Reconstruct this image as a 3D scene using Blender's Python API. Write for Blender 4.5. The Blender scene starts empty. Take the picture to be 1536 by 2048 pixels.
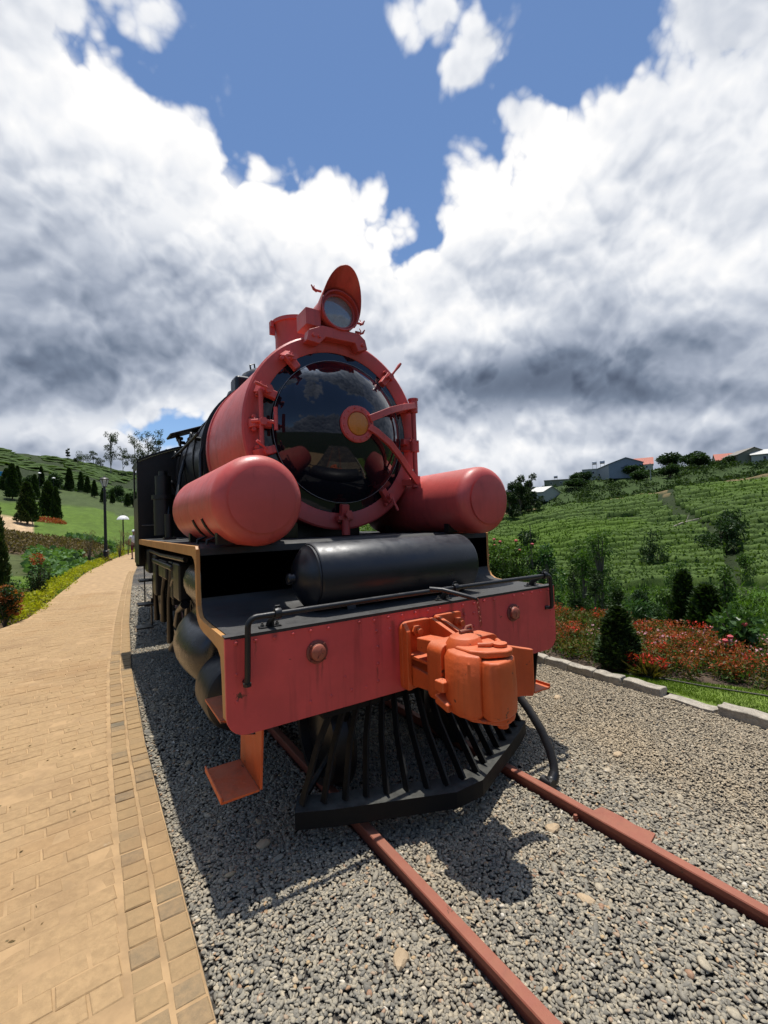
import bpy, bmesh, math, random
import numpy as np
from mathutils import Vector, Matrix, Euler
R = math.radians
rng = np.random.default_rng(7)
random.seed(7)
S = bpy.context.scene
COL = S.collection

# ---------------------------------------------------------------- camera
CAM = (-1.7659, -2.2671, 1.64)
YAW, PITCH, ROLL, FPX = .5745, .0246, -.0353, 905.07
def cam_basis():
    cy, sy, cp, sp, cr, sr = math.cos(YAW), math.sin(YAW), math.cos(PITCH), math.sin(PITCH), math.cos(ROLL), math.sin(ROLL)
    f = Vector((sy*cp, cy*cp, sp)); r = Vector((cy, -sy, 0)); u = r.cross(f)
    return r*cr+u*sr, -r*sr+u*cr, f
cr_, cu_, cf_ = cam_basis()
cd = bpy.data.cameras.new('camera'); cam = bpy.data.objects.new('camera', cd); COL.objects.link(cam)
m = Matrix((cr_, cu_, -cf_)).transposed().to_4x4(); m.translation = CAM; cam.matrix_world = m
cd.sensor_fit = 'HORIZONTAL'; cd.sensor_width = 36; cd.lens = 36*FPX/1536
cd.clip_start = .05; cd.clip_end = 4000
S.camera = cam

# ---------------------------------------------------------------- exposure
S.view_settings.view_transform = 'Standard'; S.view_settings.look = 'None'
S.view_settings.exposure = 0.0; S.view_settings.gamma = 1; S.view_settings.use_curve_mapping = False

# ---------------------------------------------------------------- sun
SUN_DIR = Vector((.080, .125, 1)).normalized()
sd = bpy.data.lights.new('sun', 'SUN'); sd.energy = 5.0; sd.angle = R(.5); sd.color = (1, .955, .88)
so = bpy.data.objects.new('sun', sd); COL.objects.link(so)
so.rotation_euler = SUN_DIR.to_track_quat('Z', 'Y').to_euler(); so.location = (0, 0, 30)

# ---------------------------------------------------------------- sky with clouds
W = bpy.data.worlds.new('World'); S.world = W; W.use_nodes = True
nt = W.node_tree; nt.nodes.clear()
class NG:
    """small helper to write node maths"""
    def __init__(s, nt): s.nt = nt
    def n(s, t, **k):
        o = s.nt.nodes.new(t)
        for a, b in k.items(): setattr(o, a, b)
        return o
    def lk(s, a, b): s.nt.links.new(a, b)
    def put(s, sock, v):
        if v is None: return
        if isinstance(v, bpy.types.NodeSocket): s.lk(v, sock)
        else: sock.default_value = v
    def m(s, op, a, b=None, c=None, clamp=False):
        o = s.n('ShaderNodeMath', operation=op, use_clamp=clamp)
        s.put(o.inputs[0], a); s.put(o.inputs[1], b); s.put(o.inputs[2], c)
        return o.outputs[0]
    def v(s, op, a, b=None, scale=None):
        o = s.n('ShaderNodeVectorMath', operation=op)
        s.put(o.inputs[0], a); s.put(o.inputs[1], b)
        if scale is not None: s.put(o.inputs['Scale'], scale)
        return o.outputs['Value'] if op in ('DOT_PRODUCT', 'LENGTH', 'DISTANCE') else o.outputs[0]
    def mr(s, x, a, b, c=0., d=1., smooth=True):
        o = s.n('ShaderNodeMapRange', interpolation_type='SMOOTHSTEP' if smooth else 'LINEAR')
        for i, q in enumerate((x, a, b, c, d)): s.put(o.inputs[i], q)
        return o.outputs[0]
    def noise(s, vec, scale, detail=4, rough=.5, dist=0., lac=2.0, color=False):
        o = s.n('ShaderNodeTexNoise')
        s.put(o.inputs['Vector'], vec)
        for k, q in (('Scale', scale), ('Detail', detail), ('Roughness', rough), ('Distortion', dist), ('Lacunarity', lac)): o.inputs[k].default_value = q
        return o.outputs['Color'] if color else o.outputs['Fac']
    def vor(s, vec, scale, detail=0, rough=.5, feature='F1', out='Distance', rand=1.):
        o = s.n('ShaderNodeTexVoronoi', feature=feature)
        s.put(o.inputs['Vector'], vec); o.inputs['Scale'].default_value = scale
        o.inputs['Randomness'].default_value = rand
        if 'Detail' in o.inputs: o.inputs['Detail'].default_value = detail; o.inputs['Roughness'].default_value = rough
        return o.outputs[out]
    def mix(s, f, a, b, mode='MIX'):
        o = s.n('ShaderNodeMix', data_type='RGBA', blend_type=mode)
        s.put(o.inputs[0], f)
        for i, q in ((6, a), (7, b)):
            if isinstance(q, tuple) and len(q) == 3: q = (*q, 1)
            s.put(o.inputs[i], q)
        return o.outputs[2]
    def ramp(s, f, stops):
        o = s.n('ShaderNodeValToRGB'); e = o.color_ramp.elements
        while len(e) < len(stops): e.new(.5)
        for k, (p, c) in enumerate(stops): e[k].position = p; e[k].color = (*c, 1)
        s.put(o.inputs[0], f); return o.outputs[0]

g = NG(nt)
D = g.n('ShaderNodeTexCoord').outputs['Generated']
# every cloud feature: azimuth, elevation (degrees), half widths (degrees), rotation (degrees)
def frame_dir(az, el):
    az, el = R(az), R(el)
    c = Vector((math.sin(az)*math.cos(el), math.cos(az)*math.cos(el), math.sin(el)))
    t = Vector((math.cos(az), -math.sin(az), 0)); return c, t, t.cross(c)
def blob(Dv, az, el, ra, rb, rot=0.):
    c, t, u = frame_dir(az, el); a = R(rot)
    t1 = (t*math.cos(a)+u*math.sin(a))/math.tan(R(ra)); t2 = (-t*math.sin(a)+u*math.cos(a))/math.tan(R(rb))
    dc = g.m('MAXIMUM', g.v('DOT_PRODUCT', Dv, tuple(c)), .03)
    x = g.m('DIVIDE', g.v('DOT_PRODUCT', Dv, tuple(t1)), dc); y = g.m('DIVIDE', g.v('DOT_PRODUCT', Dv, tuple(t2)), dc)
    return g.m('SQRT', g.m('ADD', g.m('MULTIPLY', x, x), g.m('MULTIPLY', y, y)))   # 0 centre, 1 rim
HOLES =  [(21.77, 48.17, 10.72, 7.09, -11.79), (35.0, 44.71, 8.75, 5.5, -17.76), (53.77, 45.88, 9.62, 3.31, -16.73), (39.53, 40.14, 2.44, 4.24, -5.85), (26.56, 44.03, 8.11, 3.58, -16.69), (8.83, 10.37, 0.74, 0.45, 13.08), (205.0, 48.0, 42.0, 24.0, 0.0), (250.0, 25.0, 25.0, 14.0, 0.0), (150.0, 35.0, 28.0, 12.0, 0.0), (300.0, 55.0, 20.0, 10.0, 0.0)]
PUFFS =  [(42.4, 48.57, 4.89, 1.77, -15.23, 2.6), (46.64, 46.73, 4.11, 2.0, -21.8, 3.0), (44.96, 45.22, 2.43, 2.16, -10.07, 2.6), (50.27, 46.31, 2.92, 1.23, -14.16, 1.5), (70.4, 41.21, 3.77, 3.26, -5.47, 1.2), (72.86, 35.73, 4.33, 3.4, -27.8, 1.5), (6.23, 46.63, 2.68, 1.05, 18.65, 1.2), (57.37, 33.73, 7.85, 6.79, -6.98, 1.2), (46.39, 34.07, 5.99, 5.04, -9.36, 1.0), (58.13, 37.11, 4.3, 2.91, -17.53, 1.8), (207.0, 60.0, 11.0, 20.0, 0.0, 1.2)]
SHADES =  [(-1.91, 25.05, 13.72, 5.01, 14.31, -0.13), (20.82, 28.36, 11.11, 5.68, 3.98, -0.08), (7.46, 18.97, 23.56, 4.26, 6.7, -0.18), (48.51, 16.0, 16.56, 3.2, 1.62, -0.4), (61.71, 17.81, 11.96, 3.7, 1.39, -0.22), (65.27, 12.51, 8.17, 2.07, -10.11, -0.3), (65.99, 8.23, 14.55, 1.47, -7.69, -0.2), (-3.32, 16.5, 8.89, 2.42, 9.42, -0.1), (34.22, 33.77, 47.02, 36.55, -2.43, 0.45), (12.9, 37.62, 11.91, 4.07, -12.09, 0.22), (-2.92, 38.55, 10.19, 6.82, 22.55, 0.14), (26.27, 38.86, 9.93, 3.51, -14.03, 0.24), (48.89, 35.41, 9.91, 4.97, -2.58, 0.24), (56.52, 37.5, 6.05, 3.12, -16.55, 0.3), (33.71, 33.79, 12.64, 3.27, -2.15, 0.22), (44.0, 23.68, 11.1, 3.23, -15.63, 0.22), (72.3, 26.33, 6.8, 10.32, -22.08, 0.18), (46.4, 8.5, 14.26, 3.35, -4.09, 0.28), (68.21, 8.95, 9.62, 2.04, -8.7, 0.28), (-3.81, 11.09, 11.94, 1.99, 5.71, 0.26), (29.61, 28.62, 11.22, 4.68, -0.22, 0.08), (71.78, 37.51, 7.18, 4.71, -27.82, 0.15), (13.84, 12.85, 6.9, 3.49, 2.31, 0.25), (12.74, 33.09, 15.35, 2.22, 9.57, 0.1), (64.43, 24.01, 9.59, 4.24, -16.06, 0.08)]
SKY_TINT = (1.12, 1.24, 1.34)
CLOUD_GAIN = .98

def sky_density(Dv, fine=True):
    """signed cloud field, > 0 inside cloud"""
    h = None
    for (az, el, ra, rb, rot) in HOLES:
        q_ = g.m('SUBTRACT', 1., blob(Dv, az, el, ra, rb, rot)); s_ = g.m('MINIMUM', g.m('MULTIPLY', q_, R(min(ra, rb))), g.m('MULTIPLY', q_, R(max(ra, rb))))
        h = s_ if h is None else g.m('SMOOTH_MAX', h, s_, .05)
    f = g.m('MULTIPLY', h, -1.)
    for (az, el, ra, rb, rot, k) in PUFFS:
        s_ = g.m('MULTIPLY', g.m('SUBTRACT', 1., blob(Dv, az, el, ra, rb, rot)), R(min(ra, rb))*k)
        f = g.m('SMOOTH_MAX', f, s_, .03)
    f = g.m('MINIMUM', f, .25)
    return f
warp = g.v('SCALE', g.v('SUBTRACT', g.noise(D, 6, 3, .5, color=True), (.5, .5, .5)), scale=.06)
Dw = g.v('ADD', D, warp)
def puff_noise(Dv):
    v_ = g.m('MINIMUM', g.m('MULTIPLY', g.vor(Dv, 9., 3, .5), .75), .95)
    b = g.m('SUBTRACT', .24, g.m('MULTIPLY', v_, v_))
    n = g.m('SUBTRACT', g.noise(Dv, 5, 6, .55), .5)
    return g.m('ADD', g.m('MULTIPLY', b, .20), g.m('MULTIPLY', n, .20))
f0 = sky_density(Dw)
p0 = puff_noise(Dw)
p1 = puff_noise(g.v('ADD', Dw, (0, 0, .022)))
dens = g.m('ADD', f0, g.m('MULTIPLY', p0, .85))
alpha = g.mr(dens, -.02, .035)
relief = g.m('SUBTRACT', p0, p1)
# brightness
B = g.m('ADD', .27, 0.)
for (az, el, ra, rb, rot, w) in SHADES:
    q = blob(D if w < 0 else Dw, az, el, ra, rb, rot)
    q = g.m('EXPONENT', g.m('MULTIPLY', g.m('MULTIPLY', q, q), -1.))
    B = g.m('ADD', B, g.m('MULTIPLY', q, w))
rim = g.mr(dens, .0, .20, .12, 0.)                       # thin sunlit edges
lowfreq = g.m('MULTIPLY', g.m('SUBTRACT', g.noise(Dw, 2.2, 4, .45), .5), .42)
B = g.m('ADD', B, rim); B = g.m('ADD', B, lowfreq)
B = g.m('ADD', B, g.m('MULTIPLY', relief, 2.2), clamp=True)
ccol = g.ramp(B, [(0., (.085, .11, .165)), (.22, (.19, .235, .32)), (.42, (.37, .42, .52)), (.62, (.60, .645, .73)), (.82, (.88, .90, .94)), (1., (1.06, 1.05, 1.04))])
sky = g.n('ShaderNodeTexSky', sky_type='NISHITA', sun_disc=False)
sky.sun_elevation = math.asin(SUN_DIR.z); sky.sun_rotation = math.atan2(SUN_DIR.x, SUN_DIR.y)
sky.altitude = 1400; sky.air_density = 1.0; sky.dust_density = .4; sky.ozone_density = 1.2
SKY_STRENGTH = .11
skyc = g.mix(1., sky.outputs[0], SKY_TINT, 'MULTIPLY')
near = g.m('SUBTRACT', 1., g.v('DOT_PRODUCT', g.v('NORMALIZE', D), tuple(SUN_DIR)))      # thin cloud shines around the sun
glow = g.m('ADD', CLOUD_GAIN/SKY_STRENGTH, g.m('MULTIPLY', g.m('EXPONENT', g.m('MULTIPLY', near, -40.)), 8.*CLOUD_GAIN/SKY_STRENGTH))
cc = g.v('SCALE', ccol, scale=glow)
bg = g.n('ShaderNodeBackground'); bg.inputs['Strength'].default_value = SKY_STRENGTH
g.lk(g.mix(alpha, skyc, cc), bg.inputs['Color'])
wo = g.n('ShaderNodeOutputWorld'); g.lk(bg.outputs[0], wo.inputs[0])
W.cycles.sampling_method = 'MANUAL'; W.cycles.sample_map_resolution = 512

# ---------------------------------------------------------------- render settings that belong to the scene
S.cycles.max_bounces = 6; S.cycles.diffuse_bounces = 3; S.cycles.glossy_bounces = 3; S.cycles.transmission_bounces = 4
S.cycles.use_adaptive_sampling = True; S.cycles.adaptive_threshold = .015
S.cycles.use_denoising = True
S.cycles.caustics_reflective = False; S.cycles.caustics_refractive = False

# ---------------------------------------------------------------- mesh helpers
class MB:
    """collects shapes into one mesh"""
    def __init__(s): s.v = []; s.f = []
    def add(s, vs, fs):
        o = len(s.v); s.v += [tuple(p) for p in vs]; s.f += [tuple(i+o for i in q) for q in fs]; return s
    def box(s, a, b, M=None):
        (x0, y0, z0), (x1, y1, z1) = a, b
        vs = [Vector(p) for p in ((x0,y0,z0),(x1,y0,z0),(x1,y1,z0),(x0,y1,z0),(x0,y0,z1),(x1,y0,z1),(x1,y1,z1),(x0,y1,z1))]
        if M: vs = [M @ p for p in vs]
        return s.add(vs, [(0,3,2,1),(4,5,6,7),(0,1,5,4),(1,2,6,5),(2,3,7,6),(3,0,4,7)])
    def prism(s, pts, axis, a, b):
        """pts: 2D polygon; extruded along axis from a to b. axis 0: pts=(y,z), 1: (x,z), 2: (x,y)"""
        n = len(pts)
        def P(p, t): return [(t, p[0], p[1]), (p[0], t, p[1]), (p[0], p[1], t)][axis]
        vs = [P(p, a) for p in pts]+[P(p, b) for p in pts]
        fs = [tuple(range(n)), tuple(range(2*n-1, n-1, -1))]+[(i, i+n, (i+1) % n+n, (i+1) % n) for i in range(n)]
        return s.add(vs, fs)
    def ringsweep(s, pts, rad, n=10, closed=False, cap=True, sq=None, up=None):
        """tube along points; rad number or list; sq=(w,h) gives a flat bar"""
        pts = [Vector(p) for p in pts]; N = len(pts)
        rad = rad if isinstance(rad, (list, tuple)) else [rad]*N
        rings = []; prev = None
        for i, p in enumerate(pts):
            if closed: t = (pts[(i+1) % N]-pts[i-1]).normalized()
            else: t = (pts[min(i+1, N-1)]-pts[max(i-1, 0)]).normalized()
            if prev is None:
                a = Vector(up) if up else (Vector((0, 0, 1)) if abs(t.z) < .9 else Vector((0, 1, 0)))
                u = (a-t*a.dot(t)).normalized()
            else:
                u = (prev-t*prev.dot(t)).normalized()
            prev = u; w = t.cross(u)
            if sq: q = [p+u*(a*sq[1]/2)+w*(b*sq[0]/2) for a, b in ((1,1),(1,-1),(-1,-1),(-1,1))]
            else: q = [p+(u*math.cos(2*math.pi*k/n)+w*math.sin(2*math.pi*k/n))*rad[i] for k in range(n)]
            rings.append(q)
        k = len(rings[0]); vs = [q for r_ in rings for q in r_]; fs = []
        for i in range(N if closed else N-1):
            j = (i+1) % N
            for a in range(k):
                b = (a+1) % k; fs.append((i*k+a, i*k+b, j*k+b, j*k+a))
        if cap and not closed:
            fs.append(tuple(range(k-1, -1, -1))); fs.append(tuple(range((N-1)*k, N*k)))
        return s.add(vs, fs)
    def lathe(s, prof, n=32, M=None, closed=False, arc=None):
        """prof: (r, h) pairs about local z"""
        vs = []; fs = []; N = len(prof)
        for (r_, h) in prof:
            for k in range(n):
                a = 2*math.pi*k/n; p = Vector((r_*math.cos(a), r_*math.sin(a), h)); vs.append(M @ p if M else p)
        for i in range(N-1 if not closed else N):
            j = (i+1) % N
            for k in range(n):
                b = (k+1) % n; fs.append((i*n+k, i*n+b, j*n+b, j*n+k))
        if not closed:
            if prof[0][0] > 1e-6: fs.append(tuple(range(n-1, -1, -1)))
            if prof[-1][0] > 1e-6: fs.append(tuple(range((N-1)*n, N*n)))
        return s.add(vs, fs)
    def cyl(s, a, b, r0, r1=None, n=16):
        a, b = Vector(a), Vector(b); d = b-a
        M = Matrix.Translation(a) @ d.to_track_quat('Z', 'Y').to_matrix().to_4x4()
        return s.lathe([(r0, 0), (r0 if r1 is None else r1, d.length)], n, M)
    def dome(s, c, d, r_, depth, n=24, k=6):
        """spherical-ish cap: base radius r_ at c, bulging along d"""
        M = Matrix.Translation(Vector(c)) @ Vector(d).to_track_quat('Z', 'Y').to_matrix().to_4x4()
        return s.lathe([(r_*math.cos(math.pi/2*i/k), depth*math.sin(math.pi/2*i/k)) for i in range(k)]+[(1e-4, depth)], n, M)

def finish(me, smooth_angle=35):
    bm = bmesh.new(); bm.from_mesh(me)
    bmesh.ops.remove_doubles(bm, verts=bm.verts, dist=1e-5)
    bmesh.ops.recalc_face_normals(bm, faces=bm.faces)
    if smooth_angle:
        th = R(smooth_angle)
        for f in bm.faces: f.smooth = True
        for e in bm.edges:
            e.smooth = not (len(e.link_faces) != 2 or e.calc_face_angle(0) > th)
    bm.to_mesh(me); bm.free()

def ob(name, mb, mat, parent=None, bevel=0, smooth=35, loc=None, rot=None, seg=2):
    me = bpy.data.meshes.new(name)
    if isinstance(mb, MB): me.from_pydata([tuple(p) for p in mb.v], [], mb.f)
    else: me = mb
    if isinstance(mb, MB): finish(me, 0 if bevel else smooth)
    if not me.materials: me.materials.append(mat)
    o = bpy.data.objects.new(name, me); COL.objects.link(o)
    if parent: o.parent = parent
    if loc is not None: o.location = loc
    if rot is not None: o.rotation_euler = rot
    if bevel:
        for p in me.polygons: p.use_smooth = True
        b = o.modifiers.new('edge', 'BEVEL'); b.width = bevel; b.segments = seg; b.limit_method = 'ANGLE'; b.angle_limit = R(30); b.harden_normals = True
    return o
def tag(o, label=None, cat=None, group=None, kind=None):
    for k, q in (('label', label), ('category', cat), ('group', group), ('kind', kind)):
        if q: o[k] = q
    return o
def empty(name, loc, rz=0, **k):
    o = bpy.data.objects.new(name, None); COL.objects.link(o); o.location = loc; o.rotation_euler.z = rz
    o.empty_display_size = .1
    return tag(o, **k)
def quick(name, V_, F_, mat, parent=None, smooth=False, attr=None):
    """fast mesh from numpy: V_ (n,3), F_ (m,k)"""
    me = bpy.data.meshes.new(name); V_ = np.asarray(V_, np.float32); F_ = np.asarray(F_, np.int32)
    me.vertices.add(len(V_)); me.vertices.foreach_set('co', V_.ravel())
    k = F_.shape[1]; me.loops.add(F_.size); me.loops.foreach_set('vertex_index', F_.ravel())
    me.polygons.add(len(F_)); me.polygons.foreach_set('loop_start', np.arange(len(F_), dtype=np.int32)*k)
    if smooth: me.polygons.foreach_set('use_smooth', np.ones(len(F_), bool))
    me.update(calc_edges=True)
    if attr is not None:
        a = me.color_attributes.new('tint', 'FLOAT_COLOR', 'POINT')
        c = np.ones((len(V_), 4), np.float32); c[:, :3] = attr; a.data.foreach_set('color', c.ravel())
    me.materials.append(mat)
    o = bpy.data.objects.new(name, me); COL.objects.link(o)
    if parent: o.parent = parent
    return o

# ---------------------------------------------------------------- materials
def new_mat(name):
    mt = bpy.data.materials.new(name); mt.use_nodes = True; t = mt.node_tree
    b = t.nodes['Principled BSDF']; G = NG(t)
    P = G.n('ShaderNodeNewGeometry').outputs['Position']
    return mt, G, b, P
def bump(G, b, h, dist=.002, strength=1.):
    o = G.n('ShaderNodeBump'); o.inputs['Strength'].default_value = strength; o.inputs['Distance'].default_value = dist
    G.lk(h, o.inputs['Height']); G.lk(o.outputs[0], b.inputs['Normal'])
def paint(name, col, rough=.4, dust=.25, wear=0., dustcol=(.33, .26, .18), scale=1., bumpk=.0008, coat=0., streak=.15, spec=.5):
    """painted metal: slight colour drift, dust that settled on level faces, chips and rust, orange-peel relief"""
    mt, G, b, P = new_mat(name)
    n1 = G.noise(P, 2.2*scale, 5, .6); n2 = G.noise(P, 14*scale, 6, .65); n3 = G.noise(P, 60, 3, .6)
    c = G.mix(G.mr(n1, .3, .7, 0, 1), tuple(q*.86 for q in col), tuple(min(1, q*1.12) for q in col))
    sx = G.n('ShaderNodeSeparateXYZ'); G.lk(P, sx.inputs[0])
    st = G.n('ShaderNodeCombineXYZ'); G.lk(G.m('MULTIPLY', sx.outputs[0], 9.), st.inputs[0]); G.lk(G.m('MULTIPLY', sx.outputs[1], 9.), st.inputs[1]); G.lk(G.m('MULTIPLY', sx.outputs[2], .7), st.inputs[2])
    ns = G.noise(st.outputs[0], 1.6, 4, .6)
    c = G.mix(G.m('MULTIPLY', G.mr(ns, .5, .75), streak), c, tuple(q*.45 for q in col))
    nz = G.n('ShaderNodeSeparateXYZ'); G.lk(G.n('ShaderNodeNewGeometry').outputs['Normal'], nz.inputs[0])
    up = G.mr(nz.outputs[2], .35, .95)
    dm = G.m('MULTIPLY', G.m('MULTIPLY', up, G.mr(n2, .3, .65, .45, 1.)), dust)
    c = G.mix(dm, c, dustcol)
    if wear:
        w_ = G.mr(G.noise(P, 9*scale, 8, .7), .70-wear*.12, .73-wear*.12)
        c = G.mix(w_, c, (.09, .035, .018))
    G.lk(c, b.inputs['Base Color'])
    rr = G.m('ADD', G.m('MULTIPLY', G.m('SUBTRACT', n2, .5), .35), rough); rr = G.m('ADD', rr, G.m('MULTIPLY', dm, .5), clamp=True)
    G.lk(rr, b.inputs['Roughness'])
    b.inputs['Specular IOR Level'].default_value = spec
    if coat: b.inputs['Coat Weight'].default_value = coat; b.inputs['Coat Roughness'].default_value = .06
    bump(G, b, G.m('ADD', G.m('MULTIPLY', n1, 1.5), G.m('ADD', G.m('MULTIPLY', n2, .35), G.m('MULTIPLY', n3, .08))), bumpk*8, .5)
    return mt
M_RED = paint('red_paint', (.56, .090, .080), .40, .20, .12, streak=.32)
M_REDFACE = paint('red_beam_paint', (.66, .082, .076), .5, .2, .3, streak=.55)
def drips(mt, spots):
    '''rusty run-off below fittings'''
    G = NG(mt.node_tree); b = mt.node_tree.nodes['Principled BSDF']; src = b.inputs['Base Color'].links[0].from_socket
    P = G.n('ShaderNodeNewGeometry').outputs['Position']; s_ = G.n('ShaderNodeSeparateXYZ'); G.lk(P, s_.inputs[0]); wob = G.m('MULTIPLY', G.m('SUBTRACT', G.noise(P, 14, 4, .6), .5), .03); c = src
    for (x, z, w, l) in spots:
        dx = G.m('ABSOLUTE', G.m('SUBTRACT', G.m('ADD', s_.outputs[0], wob), x)); k = G.m('MULTIPLY', G.mr(dx, 0, w, 1, 0), G.m('MULTIPLY', G.mr(s_.outputs[2], z-l, z, 0, 1), G.mr(s_.outputs[2], z, z+.02, 1, 0)))
        c = G.mix(G.m('MULTIPLY', k, .55), c, (.13, .035, .022))
    G.lk(c, b.inputs['Base Color'])
drips(M_REDFACE, [(-.765, .93, .016, .24), (-.74, .92, .010, .15), (.765, .93, .012, .14), (-.14, .66, .05, .1), (-.27, 1.05, .03, .4), (.29, 1.05, .025, .35), (-1.15, .89, .014, .2), (-.39, .80, .008, .1), (.19, 1.1, .03, .08), (-.99, 1.11, .03, .07), (-.5, 1.08, .006, .1), (-1.09, 1.08, .006, .12), (.58, 1.08, .006, .1)])
M_ORANGE = paint('orange_paint', (.60, .102, .020), .5, .3, .55, streak=.4, bumpk=.0022)
M_EDGE = paint('ochre_edge_paint', (.50, .25, .075), .5, .1, .1)
M_BLACK = paint('black_paint', (.007, .0075, .009), .38, .22, dustcol=(.08, .076, .07))
M_DECK = paint('black_deck_paint', (.014, .015, .017), .5, .55, dustcol=(.085, .083, .078))
M_GLOSS = paint('black_gloss_paint', (.004, .0055, .012), .02, .0, bumpk=.0001, coat=.35, streak=0)
M_SMOOTHBLACK = paint('black_boiler_paint', (.012, .014, .019), .33, .30, dustcol=(.12, .12, .125), bumpk=.0004)
M_PILOT = paint('black_pilot_paint', (.006, .0065, .007), .6, .6, .0, dustcol=(.13, .13, .115), spec=.2)
M_RAIL = paint('rust_red_rail_paint', (.235, .058, .032), .62, .35, .5, dustcol=(.36, .19, .12), bumpk=.002, streak=.3)
M_HOSE = paint('rubber_hose', (.014, .014, .015), .6, .4)
M_STEEL = paint('worn_steel', (.16, .155, .15), .35, .2); M_STEEL.node_tree.nodes['Principled BSDF'].inputs['Metallic'].default_value = .8

def simple(name, col, rough=.6, metal=0., emis=None):
    mt, G, b, P = new_mat(name)
    n = G.noise(P, 6, 5, .6)
    G.lk(G.mix(G.mr(n, .3, .7), tuple(q*.8 for q in col), tuple(min(1, q*1.15) for q in col)), b.inputs['Base Color'])
    b.inputs['Roughness'].default_value = rough; b.inputs['Metallic'].default_value = metal
    return mt
def glass(name, col=(.9, .93, .95), rough=.05):
    mt = bpy.data.materials.new(name); mt.use_nodes = True; G = NG(mt.node_tree); mt.node_tree.nodes.remove(mt.node_tree.nodes['Principled BSDF'])
    t = G.n('ShaderNodeBsdfTransparent'); gl = G.n('ShaderNodeBsdfGlossy'); gl.inputs['Roughness'].default_value = rough; gl.inputs['Color'].default_value = (*col, 1)
    d = G.n('ShaderNodeBsdfDiffuse'); d.inputs['Color'].default_value = (.35, .33, .28, 1)
    m1 = G.n('ShaderNodeMixShader'); m2 = G.n('ShaderNodeMixShader'); m1.inputs[0].default_value = .22; m2.inputs[0].default_value = .10
    G.lk(t.outputs[0], m1.inputs[1]); G.lk(d.outputs[0], m1.inputs[2]); G.lk(m1.outputs[0], m2.inputs[1]); G.lk(gl.outputs[0], m2.inputs[2])
    G.lk(m2.outputs[0], mt.node_tree.nodes['Material Output'].inputs['Surface'])
    return mt

def foliage(name, dark, light, scale=3., trans=.35, rough=.55, third=None, broad=None):
    mt = bpy.data.materials.new(name); mt.use_nodes = True; t = mt.node_tree; G = NG(t)
    b = t.nodes['Principled BSDF']; out = t.nodes['Material Output']
    P = G.n('ShaderNodeNewGeometry').outputs['Position']
    n1 = G.noise(P, scale, 4, .7); n2 = G.noise(P, scale*23, 1, .5)
    f = G.m('ADD', G.m('MULTIPLY', n1, .55), G.m('MULTIPLY', n2, .45))
    c = G.mix(G.mr(f, .36, .64), dark, light)
    if third:
        n3 = G.noise(P, scale*31+3, 1, .5)
        c = G.mix(G.mr(n3, .56, .60), c, third)
    if broad: c = G.mix(G.mr(G.noise(P, broad[1], 3, .5), .48, .62), c, broad[0])
    G.lk(c, b.inputs['Base Color']); b.inputs['Roughness'].default_value = rough
    b.inputs['Specular IOR Level'].default_value = .18
    tr = G.n('ShaderNodeBsdfTranslucent'); G.lk(G.mix(1., c, (1.3, 1.4, .5), 'MULTIPLY'), tr.inputs['Color'])
    mx = G.n('ShaderNodeMixShader'); mx.inputs[0].default_value = trans
    G.lk(b.outputs[0], mx.inputs[1]); G.lk(tr.outputs[0], mx.inputs[2]); G.lk(mx.outputs[0], out.inputs['Surface'])
    return mt

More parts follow.
